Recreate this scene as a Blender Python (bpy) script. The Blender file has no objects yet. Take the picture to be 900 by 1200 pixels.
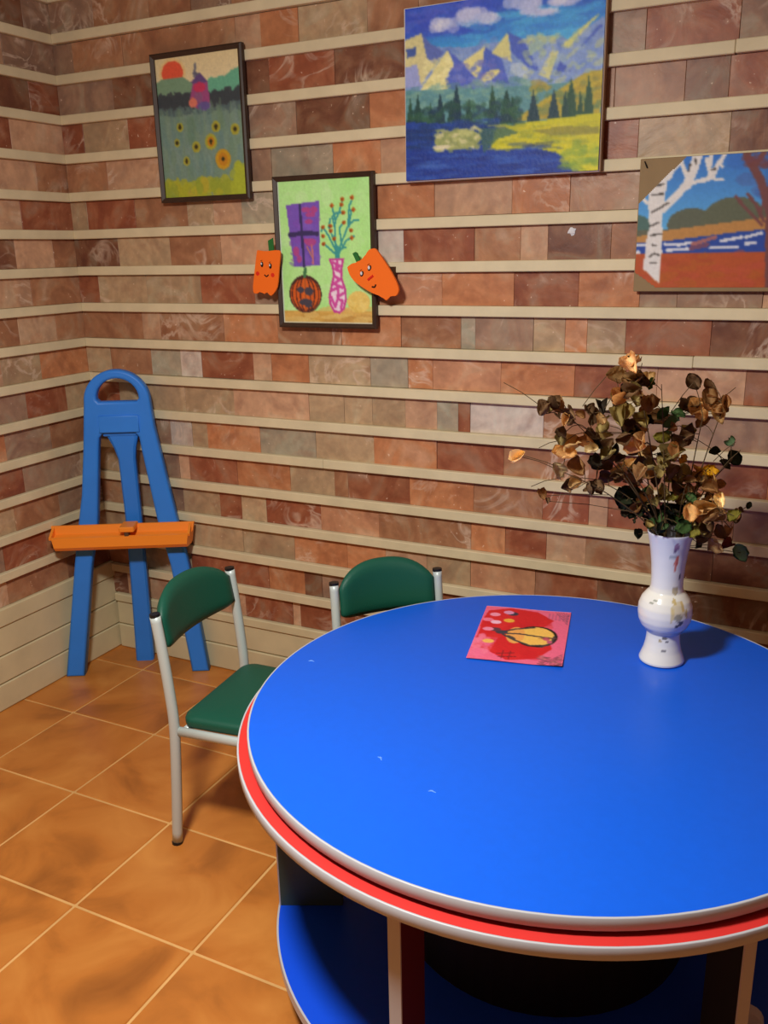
import bpy, bmesh, math, random
import numpy as np
from mathutils import Vector, Matrix

random.seed(11)
np.random.seed(11)
SC = bpy.context.scene
COL = SC.collection
PI = math.pi

# ------------------------------------------------------------------ camera
def make_camera():
    yaw, pitch, roll = -0.4628, 0.2866, -0.0210
    fw = Vector((math.sin(yaw) * math.cos(pitch), math.cos(yaw) * math.cos(pitch), -math.sin(pitch)))
    ri = Vector((math.cos(yaw), -math.sin(yaw), 0))
    up = ri.cross(fw)
    c, s = math.cos(roll), math.sin(roll)
    ri, up = c * ri + s * up, -s * ri + c * up
    cam = bpy.data.objects.new('camera', bpy.data.cameras.new('camera'))
    COL.objects.link(cam)
    m = Matrix((ri, up, -fw)).transposed().to_4x4()
    m.translation = Vector((2.304, -2.334, 1.413))
    cam.matrix_world = m
    cam.data.sensor_fit = 'AUTO'
    cam.data.sensor_width = 36
    cam.data.lens = 1040.62 * 36 / 1200
    cam.data.clip_start = 0.02
    SC.camera = cam
make_camera()

# ------------------------------------------------------------------ world, lamps, exposure
w = bpy.data.worlds.new('room_air')
SC.world = w
w.use_nodes = True
w.node_tree.nodes['Background'].inputs[0].default_value = (0.9, 0.85, 0.8, 1)
w.node_tree.nodes['Background'].inputs[1].default_value = 0.01

def area_lamp(name, loc, size, power, col, target):
    l = bpy.data.lights.new(name, 'AREA')
    l.shape = 'DISK'; l.size = size; l.energy = power; l.color = col
    o = bpy.data.objects.new(name, l); COL.objects.link(o)
    o.location = loc
    o.rotation_euler = (Vector(target) - Vector(loc)).to_track_quat('-Z', 'Y').to_euler()
    return o
# a pendant lamp hanging left of and ahead of the camera, out of the picture: light mostly goes down, some through its shade
LAMP = (1.47, -1.70, 1.93)
area_lamp('pendant_lamp_light', LAMP, 0.22, 17, (1.0, 0.975, 0.91), (LAMP[0], LAMP[1], 0))
pl = bpy.data.lights.new('pendant_lamp_glow', 'POINT')
pl.energy = 31; pl.shadow_soft_size = 0.11; pl.color = (1.0, 0.975, 0.91)
po = bpy.data.objects.new('pendant_lamp_glow', pl); COL.objects.link(po); po.location = (LAMP[0], LAMP[1], LAMP[2] + 0.03)

SC.view_settings.view_transform = 'Standard'
SC.view_settings.look = 'None'
SC.view_settings.gamma = 1
SC.view_settings.use_curve_mapping = False
SC.view_settings.exposure = 0.55
# ------------------------------------------------------------------ measured layouts, metres: right end of each brick and its colour
BACK_ROWS = {-1:"0.196M 0.411B 0.563B 0.705M 0.873B 1.057B 1.253M 1.422O 1.611B 1.777O 1.938O 2.135R 2.304O 2.478B 2.671P 2.84R",
0:"0.098M 0.298B 0.71B 0.796P 0.918O 1.129T 1.276B 1.437B 1.61R 1.771B 1.923R 2.116P 2.308T 2.475P 2.66M 2.823R",
1:"0.245M 0.405D 0.595R 0.816D 1.027R 1.241D 1.392R 1.571B 1.737M 1.85M 2.054R 2.177M 2.35D 2.53B 2.7P 2.864O",
2:"0.108R 0.291T 0.457R 0.645B 0.899M 1.13D 1.298O 1.462B 1.639R 1.784B 1.945B 2.041D 2.172R 2.366R 2.562R 2.75P",
3:"0.191B 0.417P 0.604M 0.809M 1.012G 1.161O 1.247P 1.441B 1.621B 1.749O 1.846R 2.052T 2.218D 2.412O 2.58D 2.764D",
4:"0.087T 0.288R 0.494B 0.593T 0.696P 0.837G 1.035O 1.142R 1.318O 1.535P 1.686O 1.857B 2.013R 2.178B 2.356T 2.528R 2.691B 2.876P",
5:"0.205D 0.415T 0.611B 0.815P 1.002R 1.128B 1.226W 1.433R 1.56B 1.633P 1.794D 1.964B 2.117R 2.243B 2.424B 2.612B 2.812T",
6:"0.104R 0.308T 0.523T 0.725R 0.81M 0.969B 1.136M 1.34X 1.545O 1.717R 1.871O 1.961M 2.155M 2.273P 2.436T 2.621B 2.792M",
7:"0.276B 0.35P 0.601B 0.8O 1.021B 1.214O 1.396B 1.438G 1.601M 1.686T 1.744O 1.842T 2.047R 2.231D 2.408R 2.581O 2.749M",
8:"0.124T 0.298B 0.421G 0.504W 0.704R 0.771P 0.905O 1.114T 1.234G 1.311O 1.513X 1.716O 1.859R 1.927P 2.135P 2.297R 2.461R 2.649P 2.84R",
9:"0.146R 0.295T 0.427T 0.621T 0.899P 1.021T 1.116T 1.224T 1.324P 1.389G 1.425R 1.636W 1.782B 1.977M 2.207M 2.401O 2.574B 2.746R",
10:"0.168D 0.354M 0.443W 0.506T 0.713O 0.918G 1.119T 1.323O 1.525R 1.765B 1.921R 2.017B 2.208R 2.359O 2.521O 2.717P 2.906M",
11:"0.172T 0.377M 0.42P 0.615R 0.818O 0.979T 1.027B 1.235R 1.437O 1.641B 1.77R 1.821P 1.972R 2.139B 2.335M 2.496P 2.669B 2.86D",
12:"0.177B 0.383M 0.536T 0.623R 0.72T 0.925R 1.13X 1.43B 1.534O 1.655R 1.766P 1.946B 2.097D 2.309D 2.503R 2.69O 2.862T",
13:"0.181T 0.408D 0.62T 0.821T 1.016O 1.151O 1.289P 1.429T 1.626X 1.804R 2.009D 2.241D 2.437P 2.602D 2.786B",
14:"0.186B 0.396G 0.58R 0.714R 0.853O 0.918D 1.112M 1.427R 1.662B 1.927D 2.169D 2.342R 2.517B 2.684M 2.884R",
15:"0.092D 0.403P 0.613P 0.801R 0.831P 1.048R 1.344B 1.666R 1.957D 2.221D 2.385T 2.562T 2.727R"}
LEFT_ROWS = {-1:"0.123M 0.275D 0.449P 0.623P 0.796O 0.986D 1.169B 1.35T",
0:"0.217M 0.393P 0.562M 0.73M 0.881O 1.049B 1.232B 1.39O",
1:"0.133R 0.293D 0.464M 0.631M 0.787T 0.973R 1.146D 1.335B 1.505R",
2:"0.226P 0.393R 0.556P 0.738O 0.921D 1.097M 1.261T 1.449B",
3:"0.145B 0.329P 0.517T 0.669M 0.85P 1.027T 1.212R 1.385O",
4:"0.226R 0.413P 0.595M 0.782M 0.956R 1.111T 1.296B 1.481R",
5:"0.113B 0.269P 0.452D 0.639O 0.79O 0.968R 1.138B 1.312T 1.464P",
6:"0.225B 0.406P 0.568R 0.751D 0.939B 1.104O 1.27T 1.454O",
7:"0.14B 0.294P 0.481B 0.651D 0.818B 0.971O 1.146M 1.313O 1.478P",
8:"0.225O 0.382T 0.545P 0.705D 0.883R 1.059R 1.231B 1.412O",
9:"0.133T 0.304R 0.47M 0.634T 0.823P 1R 1.172D 1.353O",
10:"0.22B 0.407M 0.582O 0.748O 0.929T 1.118D 1.273D 1.447B",
11:"0.103T 0.355M 0.516R 0.674D 0.851D 1.004B 1.167P 1.33D 1.515T",
12:"0.221M 0.41B 0.581T 0.763B 0.919B 1.095O 1.275B 1.432B",
13:"0.297B 0.474R 0.649M 0.833T 1.018B 1.204M 1.366M",
14:"0.219D 0.478B 0.658P 0.844O 1.014B 1.175D 1.349B 1.506T"}
LEAVES = """1.856,-0.648,1.121,0.019,b 1.838,-0.702,1.109,0.016,d 1.877,-0.701,1.097,0.014,t 1.819,-0.536,1.071,0.009,d 1.862,-0.641,1.065,0.014,d 1.884,-0.630,1.096,0.010,b 1.867,-0.478,1.075,0.014,d 1.906,-0.533,1.076,0.016,t 1.905,-0.471,1.031,0.019,o 1.906,-0.606,1.042,0.019,u 1.958,-0.609,1.083,0.021,o 1.963,-0.597,1.059,0.017,d 1.948,-0.539,1.112,0.019,u 1.984,-0.649,1.199,0.019,p 1.959,-0.463,1.151,0.019,t 1.987,-0.607,1.148,0.017,d 1.963,-0.562,1.158,0.010,b 1.993,-0.583,1.122,0.017,b 1.872,-0.609,1.025,0.021,t 1.844,-0.580,1.027,0.010,d 1.916,-0.632,1.027,0.014,c 1.943,-0.588,1.033,0.017,d 1.942,-0.607,1.014,0.017,o 1.783,-0.683,1.017,0.019,c 1.864,-0.714,1.004,0.019,c 1.848,-0.557,0.946,0.019,d 1.889,-0.593,0.985,0.021,b 1.918,-0.582,0.943,0.016,d 1.901,-0.610,0.943,0.007,d 1.811,-0.617,0.922,0.014,b 1.791,-0.508,0.881,0.009,d 1.967,-0.499,0.966,0.021,t 1.965,-0.595,1.004,0.014,d 1.920,-0.504,0.945,0.021,m 1.898,-0.492,0.976,0.017,k 1.999,-0.583,1.036,0.021,p 1.974,-0.478,1.064,0.021,k 1.963,-0.638,0.984,0.014,d 1.964,-0.500,0.917,0.024,K 1.986,-0.520,0.890,0.024,K 1.996,-0.523,0.997,0.017,m 1.961,-0.531,0.900,0.017,K 1.995,-0.521,0.953,0.017,b 1.981,-0.635,1.196,0.021,p 1.988,-0.601,1.171,0.021,t 1.993,-0.653,1.154,0.019,d 1.965,-0.593,1.123,0.017,u 1.983,-0.509,1.113,0.016,o 2.005,-0.558,1.153,0.016,g 2.076,-0.505,1.155,0.017,d 2.116,-0.483,1.113,0.021,b 2.137,-0.488,1.116,0.012,b 2.104,-0.466,1.085,0.022,t 2.128,-0.493,1.093,0.014,b 2.094,-0.442,1.059,0.019,b 2.062,-0.428,1.078,0.021,d 2.070,-0.496,1.057,0.021,d 2.083,-0.544,1.051,0.014,d 2.061,-0.579,1.100,0.017,g 2.030,-0.555,1.097,0.017,g 2.043,-0.534,1.075,0.017,e 2.032,-0.568,1.052,0.019,y 2.029,-0.449,1.039,0.014,g 1.980,-0.473,1.064,0.031,k 1.968,-0.509,1.059,0.021,k 2.002,-0.584,1.040,0.022,p 2.008,-0.507,1.015,0.014,t 2.066,-0.580,1.022,0.021,b 2.060,-0.458,0.989,0.014,Y 2.015,-0.438,0.987,0.017,K 2.026,-0.564,0.999,0.014,o 1.966,-0.490,0.964,0.021,t 2.014,-0.650,0.989,0.021,p 2.041,-0.574,0.986,0.014,o 2.122,-0.523,0.982,0.018,Z 2.104,-0.529,0.985,0.016,Y 2.105,-0.522,0.967,0.012,t 2.135,-0.522,0.961,0.014,t 2.147,-0.414,1.020,0.016,e 2.119,-0.437,1.003,0.012,K 2.152,-0.371,0.979,0.016,K 2.177,-0.562,0.906,0.016,y 2.180,-0.398,0.873,0.009,d 2.127,-0.540,0.944,0.021,b 2.149,-0.539,0.929,0.016,c 2.128,-0.557,0.915,0.021,t 2.133,-0.431,0.864,0.017,d 2.102,-0.502,0.925,0.017,b 2.053,-0.445,0.916,0.019,g 2.073,-0.469,0.917,0.017,o 2.062,-0.588,0.936,0.016,y 2.094,-0.501,0.914,0.014,d 2.080,-0.544,0.879,0.021,g 2.100,-0.524,0.873,0.014,o 1.966,-0.474,0.911,0.028,K 1.993,-0.449,0.882,0.028,K 1.985,-0.447,0.852,0.021,K 2.020,-0.443,0.862,0.028,k 2.006,-0.448,0.840,0.021,k 2.129,-0.485,0.910,0.014,t 2.120,-0.545,0.891,0.016,b 2.153,-0.527,0.900,0.014,d 2.051,-0.498,0.884,0.021,K 2.032,-0.523,0.940,0.017,o 2.089,-0.536,0.962,0.017,b 2.057,-0.516,0.968,0.017,o 2.111,-0.568,0.867,0.015,y 2.092,-0.412,0.837,0.011,o 2.121,-0.489,0.856,0.022,r 2.145,-0.580,0.899,0.022,b 2.150,-0.532,0.839,0.016,p 2.155,-0.419,0.797,0.016,r 2.114,-0.436,0.816,0.018,d 2.097,-0.391,0.789,0.013,K 2.188,-0.452,0.797,0.018,e 2.090,-0.615,0.888,0.022,g 2.074,-0.419,0.814,0.020,K 1.983,-0.472,0.819,0.015,K 2.097,-0.532,0.898,0.015,o 2.126,-0.473,0.892,0.020,t 2.155,-0.356,0.805,0.015,b 2.149,-0.462,0.843,0.018,d"""
TWIGS = [((1.747, -0.686, 1.162), (1.81, -0.655, 1.117)), ((1.926, -0.597, 1.171), (1.886, -0.617, 1.112)), ((1.949, -0.585, 1.148), (1.926, -0.597, 1.108)), ((1.812, -0.654, 1.031), (1.849, -0.636, 1.045)), ((1.8, -0.66, 0.952), (1.848, -0.636, 0.968)), ((2.152, -0.484, 1.143), (2.116, -0.502, 1.103)), ((1.986, -0.567, 1.194), (1.982, -0.569, 1.163)), ((1.782, -0.669, 1.017), (1.865, -0.627, 0.982)), ((2.078, -0.521, 1.155), (2.043, -0.539, 1.099)), ((2.161, -0.48, 1.035), (2.124, -0.498, 0.996)), ((2.171, -0.475, 1.018), (2.137, -0.492, 0.976))]
PUMP_L = [(0.7795, 1.4206), (0.8122, 1.4174), (0.8482, 1.4194), (0.8587, 1.4113), (0.8515, 1.3691), (0.8416, 1.3157), (0.8182, 1.2908), (0.807, 1.3027), (0.7953, 1.2962), (0.7804, 1.3038), (0.7706, 1.2972), (0.7562, 1.3037), (0.7646, 1.3538), (0.7748, 1.4021)]
PUMP_L_STEM = [(0.8187, 1.4162), (0.8174, 1.4463), (0.8342, 1.4538), (0.8357, 1.417)]
PUMP_R = [(1.0827, 1.3693), (1.0962, 1.3788), (1.116, 1.3832), (1.1371, 1.3965), (1.1493, 1.4129), (1.1612, 1.4177), (1.1739, 1.415), (1.2009, 1.3806), (1.2261, 1.3428), (1.2388, 1.315), (1.2374, 1.2999), (1.2281, 1.2917), (1.2136, 1.2927), (1.2018, 1.2804), (1.1874, 1.2906), (1.1582, 1.3008), (1.123, 1.3193), (1.0949, 1.341)]
PUMP_R_STEM = [(1.0995, 1.4062), (1.108, 1.4101), (1.1138, 1.407), (1.1232, 1.3856), (1.1129, 1.3796)]
PUMP_L_FACE = [(0.7938, 1.3804), (0.8225, 1.3758), (0.7767, 1.3548), (0.8287, 1.3501), (0.8075, 1.3481)]
PUMP_R_FACE = [(1.1288, 1.352), (1.1528, 1.367), (1.1473, 1.3356), (1.1635, 1.3467), (1.1651, 1.3202)]
# ------------------------------------------------------------------ helpers
def lin(c):
    return tuple(((v / 255) / 12.92 if v / 255 <= 0.04045 else ((v / 255 + 0.055) / 1.055) ** 2.4) for v in c)

def link_mesh(name, bm, m, parent=None, smooth=False, loc=None):
    me = bpy.data.meshes.new(name)
    bm.to_mesh(me); bm.free()
    if m: me.materials.append(m)
    if smooth:
        for p in me.polygons: p.use_smooth = True
    return link(name, me, parent, loc)

def link(name, me, parent=None, loc=None):
    o = bpy.data.objects.new(name, me)
    COL.objects.link(o)
    if parent: o.parent = parent
    if loc is not None: o.location = loc
    return o

def thing(name, label, cat, loc=(0, 0, 0), rotz=0, group=None):
    o = bpy.data.objects.new(name, None)
    COL.objects.link(o)
    o.empty_display_size = 0.05
    o.location = loc; o.rotation_euler = (0, 0, rotz)
    o['label'] = label; o['category'] = cat
    if group: o['group'] = group
    return o

def box(bm, lo, hi, bev=0.0, seg=1):
    r = bmesh.ops.create_cube(bm, size=1)
    vs = r['verts']
    for v in vs:
        v.co = Vector([lo[i] + (v.co[i] + 0.5) * (hi[i] - lo[i]) for i in range(3)])
    if bev:
        es = list({e for v in vs for e in v.link_edges})
        bmesh.ops.bevel(bm, geom=es, offset=bev, segments=seg, affect='EDGES', profile=0.5)
    return bm

def tube(bm, pts, rad, n=10, caps=True, ry=None):
    """swept round bar through pts; rad a number or one per point"""
    pts = [Vector(p) for p in pts]
    rings = []
    prev = None
    for i, p in enumerate(pts):
        t = (pts[min(i + 1, len(pts) - 1)] - pts[max(i - 1, 0)]).normalized()
        if prev is None:
            a = Vector((0, 0, 1)) if abs(t.z) < 0.9 else Vector((1, 0, 0))
            u = (a - t * a.dot(t)).normalized()
        else:
            u = (prev - t * prev.dot(t)).normalized()
        prev = u
        v = t.cross(u)
        r = rad[i] if isinstance(rad, (list, tuple)) else rad
        q = r if ry is None else ry
        rings.append([bm.verts.new(p + u * r * math.cos(2 * PI * k / n) + v * q * math.sin(2 * PI * k / n)) for k in range(n)])
    for a, b in zip(rings[:-1], rings[1:]):
        for k in range(n):
            bm.faces.new((a[k], a[(k + 1) % n], b[(k + 1) % n], b[k]))
    if caps:
        bm.faces.new(rings[0][::-1]); bm.faces.new(rings[-1])
    return bm

def spline(pts, n=6):
    pts = [Vector(p) for p in pts]
    out = []
    P = [pts[0]] + pts + [pts[-1]]
    for i in range(1, len(P) - 2):
        for k in range(n):
            t = k / n
            a, b, c, d = P[i - 1:i + 3]
            out.append(0.5 * ((2 * b) + (c - a) * t + (2 * a - 5 * b + 4 * c - d) * t * t + (3 * b - a - 3 * c + d) * t ** 3))
    out.append(pts[-1])
    return out

def prism(bm, poly, d0, d1, fr, bev=0.0):
    """polygon (a,b) pushed from depth d0 to d1; fr(a,b,d) -> point"""
    lo = [bm.verts.new(fr(a, b, d0)) for a, b in poly]
    hi = [bm.verts.new(fr(a, b, d1)) for a, b in poly]
    n = len(poly)
    bm.faces.new(lo[::-1]); top = bm.faces.new(hi)
    for k in range(n):
        bm.faces.new((lo[k], lo[(k + 1) % n], hi[(k + 1) % n], hi[k]))
    if bev:
        bmesh.ops.bevel(bm, geom=list(top.edges), offset=bev, segments=2, affect='EDGES', profile=0.5)
    bmesh.ops.recalc_face_normals(bm, faces=bm.faces)
    return bm

def lathe(bm, prof, n=48, cap_bottom=True, cap_top=False):
    rings = []
    for r, z in prof:
        rings.append([bm.verts.new((r * math.cos(2 * PI * k / n), r * math.sin(2 * PI * k / n), z)) for k in range(n)])
    for a, b in zip(rings[:-1], rings[1:]):
        for k in range(n):
            bm.faces.new((a[k], a[(k + 1) % n], b[(k + 1) % n], b[k]))
    if cap_bottom: bm.faces.new(rings[0][::-1])
    if cap_top: bm.faces.new(rings[-1])
    return bm

# ------------------------------------------------------------------ materials
def mat(name, col, rough=0.5, spec=0.5, metal=0.0, var=0.0, scale=20, bump=0.0, bscale=60, coat=0.0, objcol=False, attr=None):
    m = bpy.data.materials.new(name); m.use_nodes = True
    nt = m.node_tree; N = nt.nodes; L = nt.links
    b = N['Principled BSDF']
    b.inputs['Roughness'].default_value = rough
    b.inputs['Specular IOR Level'].default_value = spec
    b.inputs['Metallic'].default_value = metal
    b.inputs['Coat Weight'].default_value = coat
    src = None
    if attr:
        a = N.new('ShaderNodeVertexColor'); a.layer_name = attr; src = a.outputs[0]
    elif objcol:
        a = N.new('ShaderNodeObjectInfo'); src = a.outputs['Color']
    tc = N.new('ShaderNodeTexCoord')
    if var:
        n = N.new('ShaderNodeTexNoise'); n.inputs['Scale'].default_value = scale; n.inputs['Detail'].default_value = 5
        L.new(tc.outputs['Object'], n.inputs['Vector'])
        mr = N.new('ShaderNodeMapRange'); mr.inputs[1].default_value = 0.3; mr.inputs[2].default_value = 0.7
        mr.inputs[3].default_value = 1 - var; mr.inputs[4].default_value = 1 + var
        L.new(n.outputs['Fac'], mr.inputs[0])
        mx = N.new('ShaderNodeMix'); mx.data_type = 'RGBA'; mx.blend_type = 'MULTIPLY'; mx.inputs[0].default_value = 1
        if src: L.new(src, mx.inputs[6])
        else: mx.inputs[6].default_value = (*lin(col), 1)
        L.new(mr.outputs[0], mx.inputs[7])
        src = mx.outputs[2]
    if src: L.new(src, b.inputs['Base Color'])
    else: b.inputs['Base Color'].default_value = (*lin(col), 1)
    if bump:
        n2 = N.new('ShaderNodeTexNoise'); n2.inputs['Scale'].default_value = bscale; n2.inputs['Detail'].default_value = 4
        L.new(tc.outputs['Object'], n2.inputs['Vector'])
        bp = N.new('ShaderNodeBump'); bp.inputs['Strength'].default_value = bump; bp.inputs['Distance'].default_value = 0.004
        L.new(n2.outputs['Fac'], bp.inputs['Height']); L.new(bp.outputs[0], b.inputs['Normal'])
    return m

def salt_material():
    """veined, slightly glassy rock salt; each brick's own colour comes from the object"""
    m = bpy.data.materials.new('rock_salt'); m.use_nodes = True
    nt = m.node_tree; N = nt.nodes; L = nt.links; b = N['Principled BSDF']
    oi = N.new('ShaderNodeObjectInfo'); ge = N.new('ShaderNodeNewGeometry')
    off = N.new('ShaderNodeVectorMath'); off.operation = 'SCALE'; off.inputs[0].default_value = (37, 11, 23)
    L.new(oi.outputs['Random'], off.inputs['Scale'])
    add = N.new('ShaderNodeVectorMath'); add.operation = 'ADD'
    L.new(ge.outputs['Position'], add.inputs[0]); L.new(off.outputs[0], add.inputs[1])
    def noise(scale, detail, dist=0.0):
        n = N.new('ShaderNodeTexNoise'); n.inputs['Scale'].default_value = scale
        n.inputs['Detail'].default_value = detail; n.inputs['Distortion'].default_value = dist
        L.new(add.outputs[0], n.inputs['Vector']); return n
    def ramp(sock, a, bb, c, d):
        r = N.new('ShaderNodeMapRange'); r.clamp = True
        for i, v in enumerate((a, bb, c, d)): r.inputs[i + 1].default_value = v
        L.new(sock, r.inputs[0]); return r.outputs[0]
    def mix(f, a, c, mode='MIX'):
        x = N.new('ShaderNodeMix'); x.data_type = 'RGBA'; x.blend_type = mode
        if isinstance(f, float): x.inputs[0].default_value = f
        else: L.new(f, x.inputs[0])
        for s, i in ((a, 6), (c, 7)):
            if isinstance(s, tuple): x.inputs[i].default_value = (*s, 1)
            else: L.new(s, x.inputs[i])
        return x.outputs[2]
    big = noise(7, 4, 1.6)
    cr = N.new('ShaderNodeValToRGB'); e = cr.color_ramp.elements
    e[0].position = 0.30; e[0].color = (*lin((118, 68, 50)), 1)
    e[1].position = 0.74; e[1].color = (*lin((222, 198, 172)), 1)
    for ps, cc in ((0.43, (150, 94, 64)), (0.54, (194, 140, 102)), (0.62, (190, 164, 132))):
        k = e.new(ps); k.color = (*lin(cc), 1)
    L.new(big.outputs['Fac'], cr.inputs[0])
    tone = mix(0.30, oi.outputs['Color'], cr.outputs[0])
    dark = noise(12, 4, 0.8)
    tone = mix(ramp(dark.outputs['Fac'], 0.54, 0.8, 0, 0.5), tone, lin((128, 72, 54)))
    vein = noise(6, 4, 2.2)
    sub = N.new('ShaderNodeMath'); sub.operation = 'SUBTRACT'; sub.inputs[1].default_value = 0.5
    L.new(vein.outputs['Fac'], sub.inputs[0])
    ab = N.new('ShaderNodeMath'); ab.operation = 'ABSOLUTE'; L.new(sub.outputs[0], ab.inputs[0])
    mask = noise(5, 2)
    mul = N.new('ShaderNodeMath'); mul.operation = 'MULTIPLY'
    L.new(ramp(ab.outputs[0], 0.0, 0.05, 0.5, 0), mul.inputs[0]); L.new(ramp(mask.outputs['Fac'], 0.53, 0.66, 0, 1), mul.inputs[1])
    tone = mix(mul.outputs[0], tone, lin((232, 208, 186)))
    fl = noise(90, 2)
    tone = mix(ramp(fl.outputs['Fac'], 0.72, 0.78, 0, 0.6), tone, lin((238, 214, 190)))
    fine = noise(45, 5)
    tone = mix(1.0, tone, ramp(fine.outputs['Fac'], 0.3, 0.7, 0.88, 1.1), 'MULTIPLY')
    L.new(tone, b.inputs['Base Color'])
    b.inputs['Roughness'].default_value = 0.42
    b.inputs['Specular IOR Level'].default_value = 0.35
    bp = N.new('ShaderNodeBump'); bp.inputs['Strength'].default_value = 0.35; bp.inputs['Distance'].default_value = 0.006
    L.new(vein.outputs['Fac'], bp.inputs['Height']); L.new(bp.outputs[0], b.inputs['Normal'])
    return m

def tile_material():
    m = bpy.data.materials.new('terracotta_tile'); m.use_nodes = True
    nt = m.node_tree; N = nt.nodes; L = nt.links; b = N['Principled BSDF']
    oi = N.new('ShaderNodeObjectInfo'); ge = N.new('ShaderNodeNewGeometry')
    off = N.new('ShaderNodeVectorMath'); off.operation = 'SCALE'; off.inputs[0].default_value = (3, 7, 5)
    L.new(oi.outputs['Random'], off.inputs['Scale'])
    add = N.new('ShaderNodeVectorMath'); add.operation = 'ADD'
    L.new(ge.outputs['Position'], add.inputs[0]); L.new(off.outputs[0], add.inputs[1])
    cr = N.new('ShaderNodeValToRGB')
    e = cr.color_ramp.elements
    e[0].position = 0.26; e[0].color = (*lin((152, 90, 38)), 1)
    e[1].position = 0.75; e[1].color = (*lin((218, 146, 70)), 1)
    k = e.new(0.48); k.color = (*lin((198, 122, 52)), 1)
    n = N.new('ShaderNodeTexNoise'); n.inputs['Scale'].default_value = 5; n.inputs['Detail'].default_value = 6; n.inputs['Distortion'].default_value = 0.8
    L.new(add.outputs[0], n.inputs['Vector']); L.new(n.outputs['Fac'], cr.inputs[0])
    L.new(cr.outputs[0], b.inputs['Base Color'])
    b.inputs['Roughness'].default_value = 0.38; b.inputs['Specular IOR Level'].default_value = 0.4
    bp = N.new('ShaderNodeBump'); bp.inputs['Strength'].default_value = 0.12; bp.inputs['Distance'].default_value = 0.004
    L.new(n.outputs['Fac'], bp.inputs['Height']); L.new(bp.outputs[0], b.inputs['Normal'])
    return m

M = {}
M['salt'] = salt_material()
M['tile'] = tile_material()
M['mortar'] = mat('salt_mortar', (196, 160, 134), 0.8, 0.2, var=0.15)
M['grout'] = mat('tile_grout', (226, 178, 112), 0.8, 0.2, var=0.12, scale=8)
M['slat'] = mat('cream_slat_wood', (222, 208, 172), 0.55, 0.3, var=0.07, scale=14)
M['plank'] = mat('cream_plank_wood', (216, 203, 164), 0.5, 0.3, var=0.07, scale=9)
M['plaster'] = mat('salmon_plaster', (140, 104, 84), 0.8, 0.2, var=0.1, scale=3)
M['ceiling'] = mat('cream_ceiling', (146, 132, 114), 0.85, 0.2)
M['blue_top'] = mat('blue_laminate', (14, 94, 226), 0.36, 0.25, var=0.02, scale=60)
M['blue_shelf'] = mat('blue_shelf_laminate', (16, 80, 232), 0.4, 0.3)
M['red'] = mat('red_laminate', (208, 52, 48), 0.45, 0.3)
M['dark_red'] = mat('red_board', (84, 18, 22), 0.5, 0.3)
M['green_board'] = mat('green_board', (60, 84, 74), 0.5, 0.3)
M['edging'] = mat('grey_edge_band', (188, 190, 196), 0.4, 0.45)
M['shadow_gap'] = mat('black_ring_and_shade', (20, 20, 22), 0.6, 0.2)  # black of the swivel ring; also stands in for shade under the table
M['scuff'] = mat('pale_scuff', (120, 170, 235), 0.7, 0.2)
M['silver'] = mat('silver_painted_tube', (196, 208, 206), 0.38, 0.5, metal=0.1)
M['cap'] = mat('black_plastic', (22, 22, 24), 0.45, 0.4)
M['green'] = mat('green_leatherette', (16, 84, 66), 0.5, 0.4, bump=0.15, bscale=260)
M['easel'] = mat('blue_plastic', (50, 134, 238), 0.45, 0.4, var=0.04, scale=10)
M['orange'] = mat('orange_plastic', (255, 150, 48), 0.42, 0.4)
M['frame'] = mat('dark_brown_frame', (62, 44, 34), 0.45, 0.4, var=0.15, scale=40)
M['board'] = mat('brown_hardboard', (150, 126, 92), 0.7, 0.2, var=0.06)
M['white'] = mat('white_canvas_edge', (222, 222, 226), 0.7, 0.2)
M['canvas_side'] = mat('raw_canvas_side', (150, 120, 96), 0.8, 0.2)
M['paint'] = mat('painted_picture', None, 0.6, 0.25, attr='paint')
M['oil'] = mat('oil_paint', None, 0.5, 0.3, attr='paint', bump=0.25, bscale=110)
M['glaze'] = mat('glazed_porcelain', None, 0.16, 0.5, attr='paint', coat=0.4)
M['felt_orange'] = mat('orange_paper', (252, 118, 34), 0.65, 0.2)
M['felt_green'] = mat('green_paper', (46, 112, 52), 0.65, 0.2)
M['foam'] = mat('brown_foam_pad', (96, 70, 52), 0.8, 0.1)
M['ink'] = mat('black_ink', (24, 20, 20), 0.6, 0.2)
M['cheek'] = mat('red_ink', (226, 50, 30), 0.65, 0.2)
M['leaf'] = mat('dry_leaf', None, 0.65, 0.25, objcol=True, var=0.28, scale=70)
def translucent(m, amt):
    nt = m.node_tree; N = nt.nodes; L = nt.links; b = N['Principled BSDF']
    tb = N.new('ShaderNodeBsdfTranslucent'); ms = N.new('ShaderNodeMixShader'); ms.inputs[0].default_value = amt
    L.new(b.inputs['Base Color'].links[0].from_socket, tb.inputs['Color'])
    L.new(b.outputs[0], ms.inputs[1]); L.new(tb.outputs[0], ms.inputs[2]); L.new(ms.outputs[0], N['Material Output'].inputs['Surface'])
translucent(M['leaf'], 0.3)
M['stem'] = mat('dry_stem', (82, 64, 40), 0.75, 0.2)

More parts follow.
